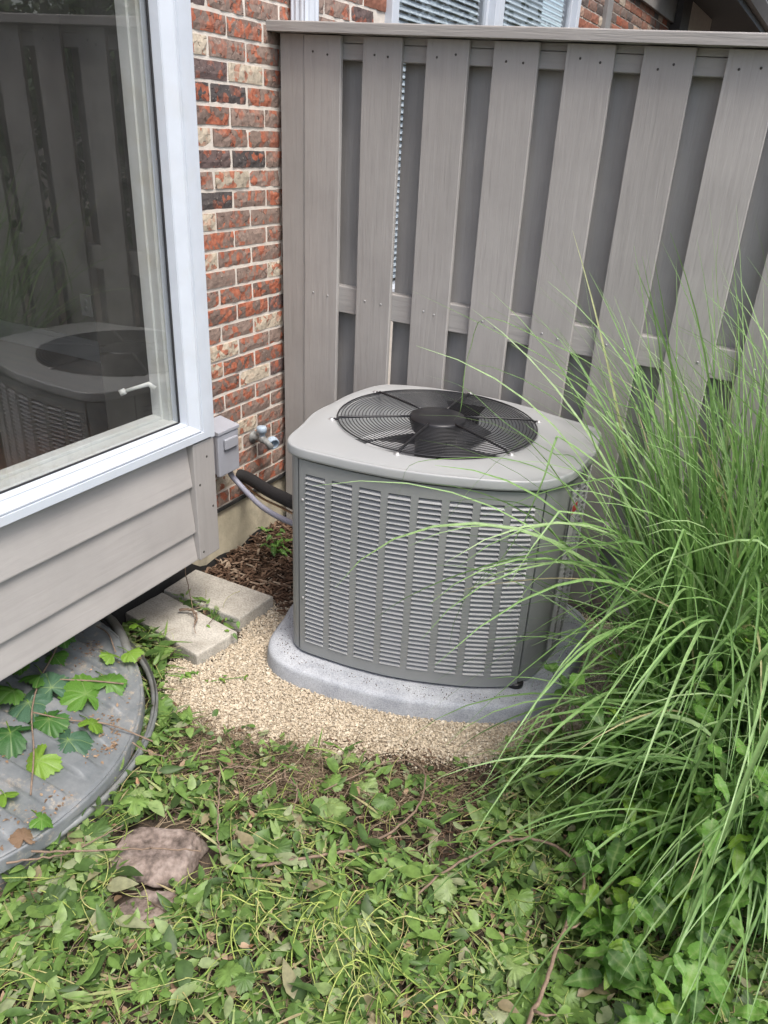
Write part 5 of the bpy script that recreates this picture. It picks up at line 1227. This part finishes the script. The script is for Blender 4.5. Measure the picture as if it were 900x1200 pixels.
# ---------------------------------------------------------------- twigs and cut vines
def twig(pts, r0, r1, label, side=0, seed=1, n=40):
    rr = random.Random(seed); m = MB(); P = smooth_path(pts, n); P = [(p[0]+rr.gauss(0, .0015), p[1]+rr.gauss(0, .0015), p[2]+rr.gauss(0, .0012)) for p in P]
    m.tube(P, list(np.linspace(r0, r1, len(P))), 6)
    for k in range(side):
        i = rr.randrange(4, len(P)-4); a = rr.uniform(0, 6.28); l = rr.uniform(.02, .06); q = P[i]
        m.tube([q, (q[0]+math.cos(a)*l*.6, q[1]+math.sin(a)*l*.6, q[2]+.012), (q[0]+math.cos(a+.4)*l, q[1]+math.sin(a+.4)*l, q[2]+.010)], [r1*.8, r1*.6, r1*.3], 5)
    tag(m.build('twig', Mt['bark']), label, 'twig', 'cut twigs and vines'); 
twig([(1.122,-1.461,.07),(1.253,-1.352,.075),(1.334,-1.276,.08),(1.389,-1.113,.075),(1.336,-.939,.05),(1.231,-.938,.045),(1.128,-1.154,.06)], .0045, .002, 'reddish brown vine looping from the cut weeds up to the gravel edge', 3, 1, 60)
twig([(1.493,-1.389,.07),(1.57,-1.205,.085),(1.681,-1.064,.09),(1.798,-1.062,.10),(1.863,-1.129,.10),(1.858,-1.291,.085),(1.86,-1.452,.07),(1.848,-1.60,.06)], .003, .0055, 'brown vine arching through the weeds at the foot of the grass', 5, 2, 60)
twig([(.97,-1.12,.05),(1.02,-1.18,.07),(1.07,-1.20,.08),(1.10,-1.27,.06)], .003, .002, 'short kinked dry stalk near the gravel edge', 1, 3)
twig([(.80,-1.20,.05),(.88,-1.30,.07),(.97,-1.42,.07),(1.02,-1.47,.05)], .003, .0015, 'dry brown stalk pointing at the pink stone', 3, 4)
twig([(.79,-1.26,.05),(.86,-1.20,.06),(.95,-1.15,.05)], .003, .0015, 'pale dry stalk beside the brown stem tangle', 2, 5)
twig([(.180,-.655,.066),(.225,-.64,.072),(.27,-.665,.068),(.29,-.70,.066)], .006, .003, 'short curved twig on top of the front paving block', 1, 6, 16)
twig([(.042,-.461,.15),(.13,-.55,.12),(.25,-.66,.10),(.335,-.75,.068)], .0022, .0012, 'thin dark bent stem leaning over both paving blocks', 0, 7, 24)
twig([(.60,-1.33,.13),(.66,-1.28,.07),(.70,-1.18,.05)], .0022, .0012, 'thin stem crossing the rim of the well cover', 0, 8, 16)
twig([(.66,-1.72,.12),(.75,-1.62,.075),(.86,-1.56,.085),(.98,-1.50,.085)], .003, .002, 'thin stalk lying across the front of the pink stone', 2, 9, 24)
twig([(.62,-1.76,.10),(.70,-1.66,.08),(.75,-1.52,.07)], .003, .0015, 'dark thin stick along the rim of the well cover', 1, 10, 24)

# ---------------------------------------------------------------- trees beyond the fence
def tree(c, h, crown, nleaf, label, seed, base=.25):
    rr = np.random.default_rng(seed); t = tag(empty('tree', (c[0], c[1], 0)), label, 'tree', 'trees beyond the fence'); m = MB(); r0 = h*.022
    m.tube([(0, 0, -.1), (.05, .02, h*.3), (.0, .08, h*.6), (.04, .02, h*.92)], [r0*1.3, r0, r0*.7, r0*.2], 10)
    m.build('trunk', Mt['tree_bark'], t)
    lm = MB(); cl = []
    for k in range(26):
        a = rr.uniform(0, 6.28); z = h*(base+(.97-base)*rr.random()); u = (z/h-base)/(1-base); rad = crown*(.35+.75*math.sin(math.pi*min(1, .15+.85*u)))*rr.uniform(.5, 1.05)
        e = (rad*math.cos(a), rad*math.sin(a), z); s_ = (0, 0, z-rad*.45)
        lm.tube([s_, (e[0]*.5, e[1]*.5, (s_[2]+z)/2+.1), e], [r0*.35, r0*.2, r0*.06], 5); cl.append(e)
        cl.append((e[0]*.55, e[1]*.55, z+rr.uniform(-.2, .3)))
    lm.build('limb', Mt['tree_bark'], t)
    cl = np.array(cl); i = rr.integers(0, len(cl), nleaf); P = cl[i]+rr.normal(0, crown*.20, (nleaf, 3))
    V, T = leaf_template(1, .6, .1, .2, 3)
    global RNG
    mm = rots(rr.uniform(0, 6.28, nleaf), rr.normal(-.5, .6, nleaf), rr.uniform(-1, 1, nleaf))*rr.uniform(.07, .16, nleaf)[:, None, None]
    o = scatter('crown', V, T, mm, P, Mt['tree_leaf'], t)
tree((-.2, 19), 6.5, 2.1, 9000, 'leafy green tree past the end of the neighbouring house', 1)
tree((4.6, 4.2), 5.2, 1.7, 12000, 'dark green tree behind the fence reflected in the bay window', 2, .12)
tree((6.9, 5.6), 6.2, 2.0, 12000, 'tallest of the trees behind the fence to the right', 3, .12)
tree((8.8, 8.6), 6.6, 2.2, 10000, 'farthest tree to the right behind the fence', 4, .12)
tree((3.4, 6.6), 5.6, 1.7, 10000, 'tree behind the fence left of the taller ones', 5, .12)
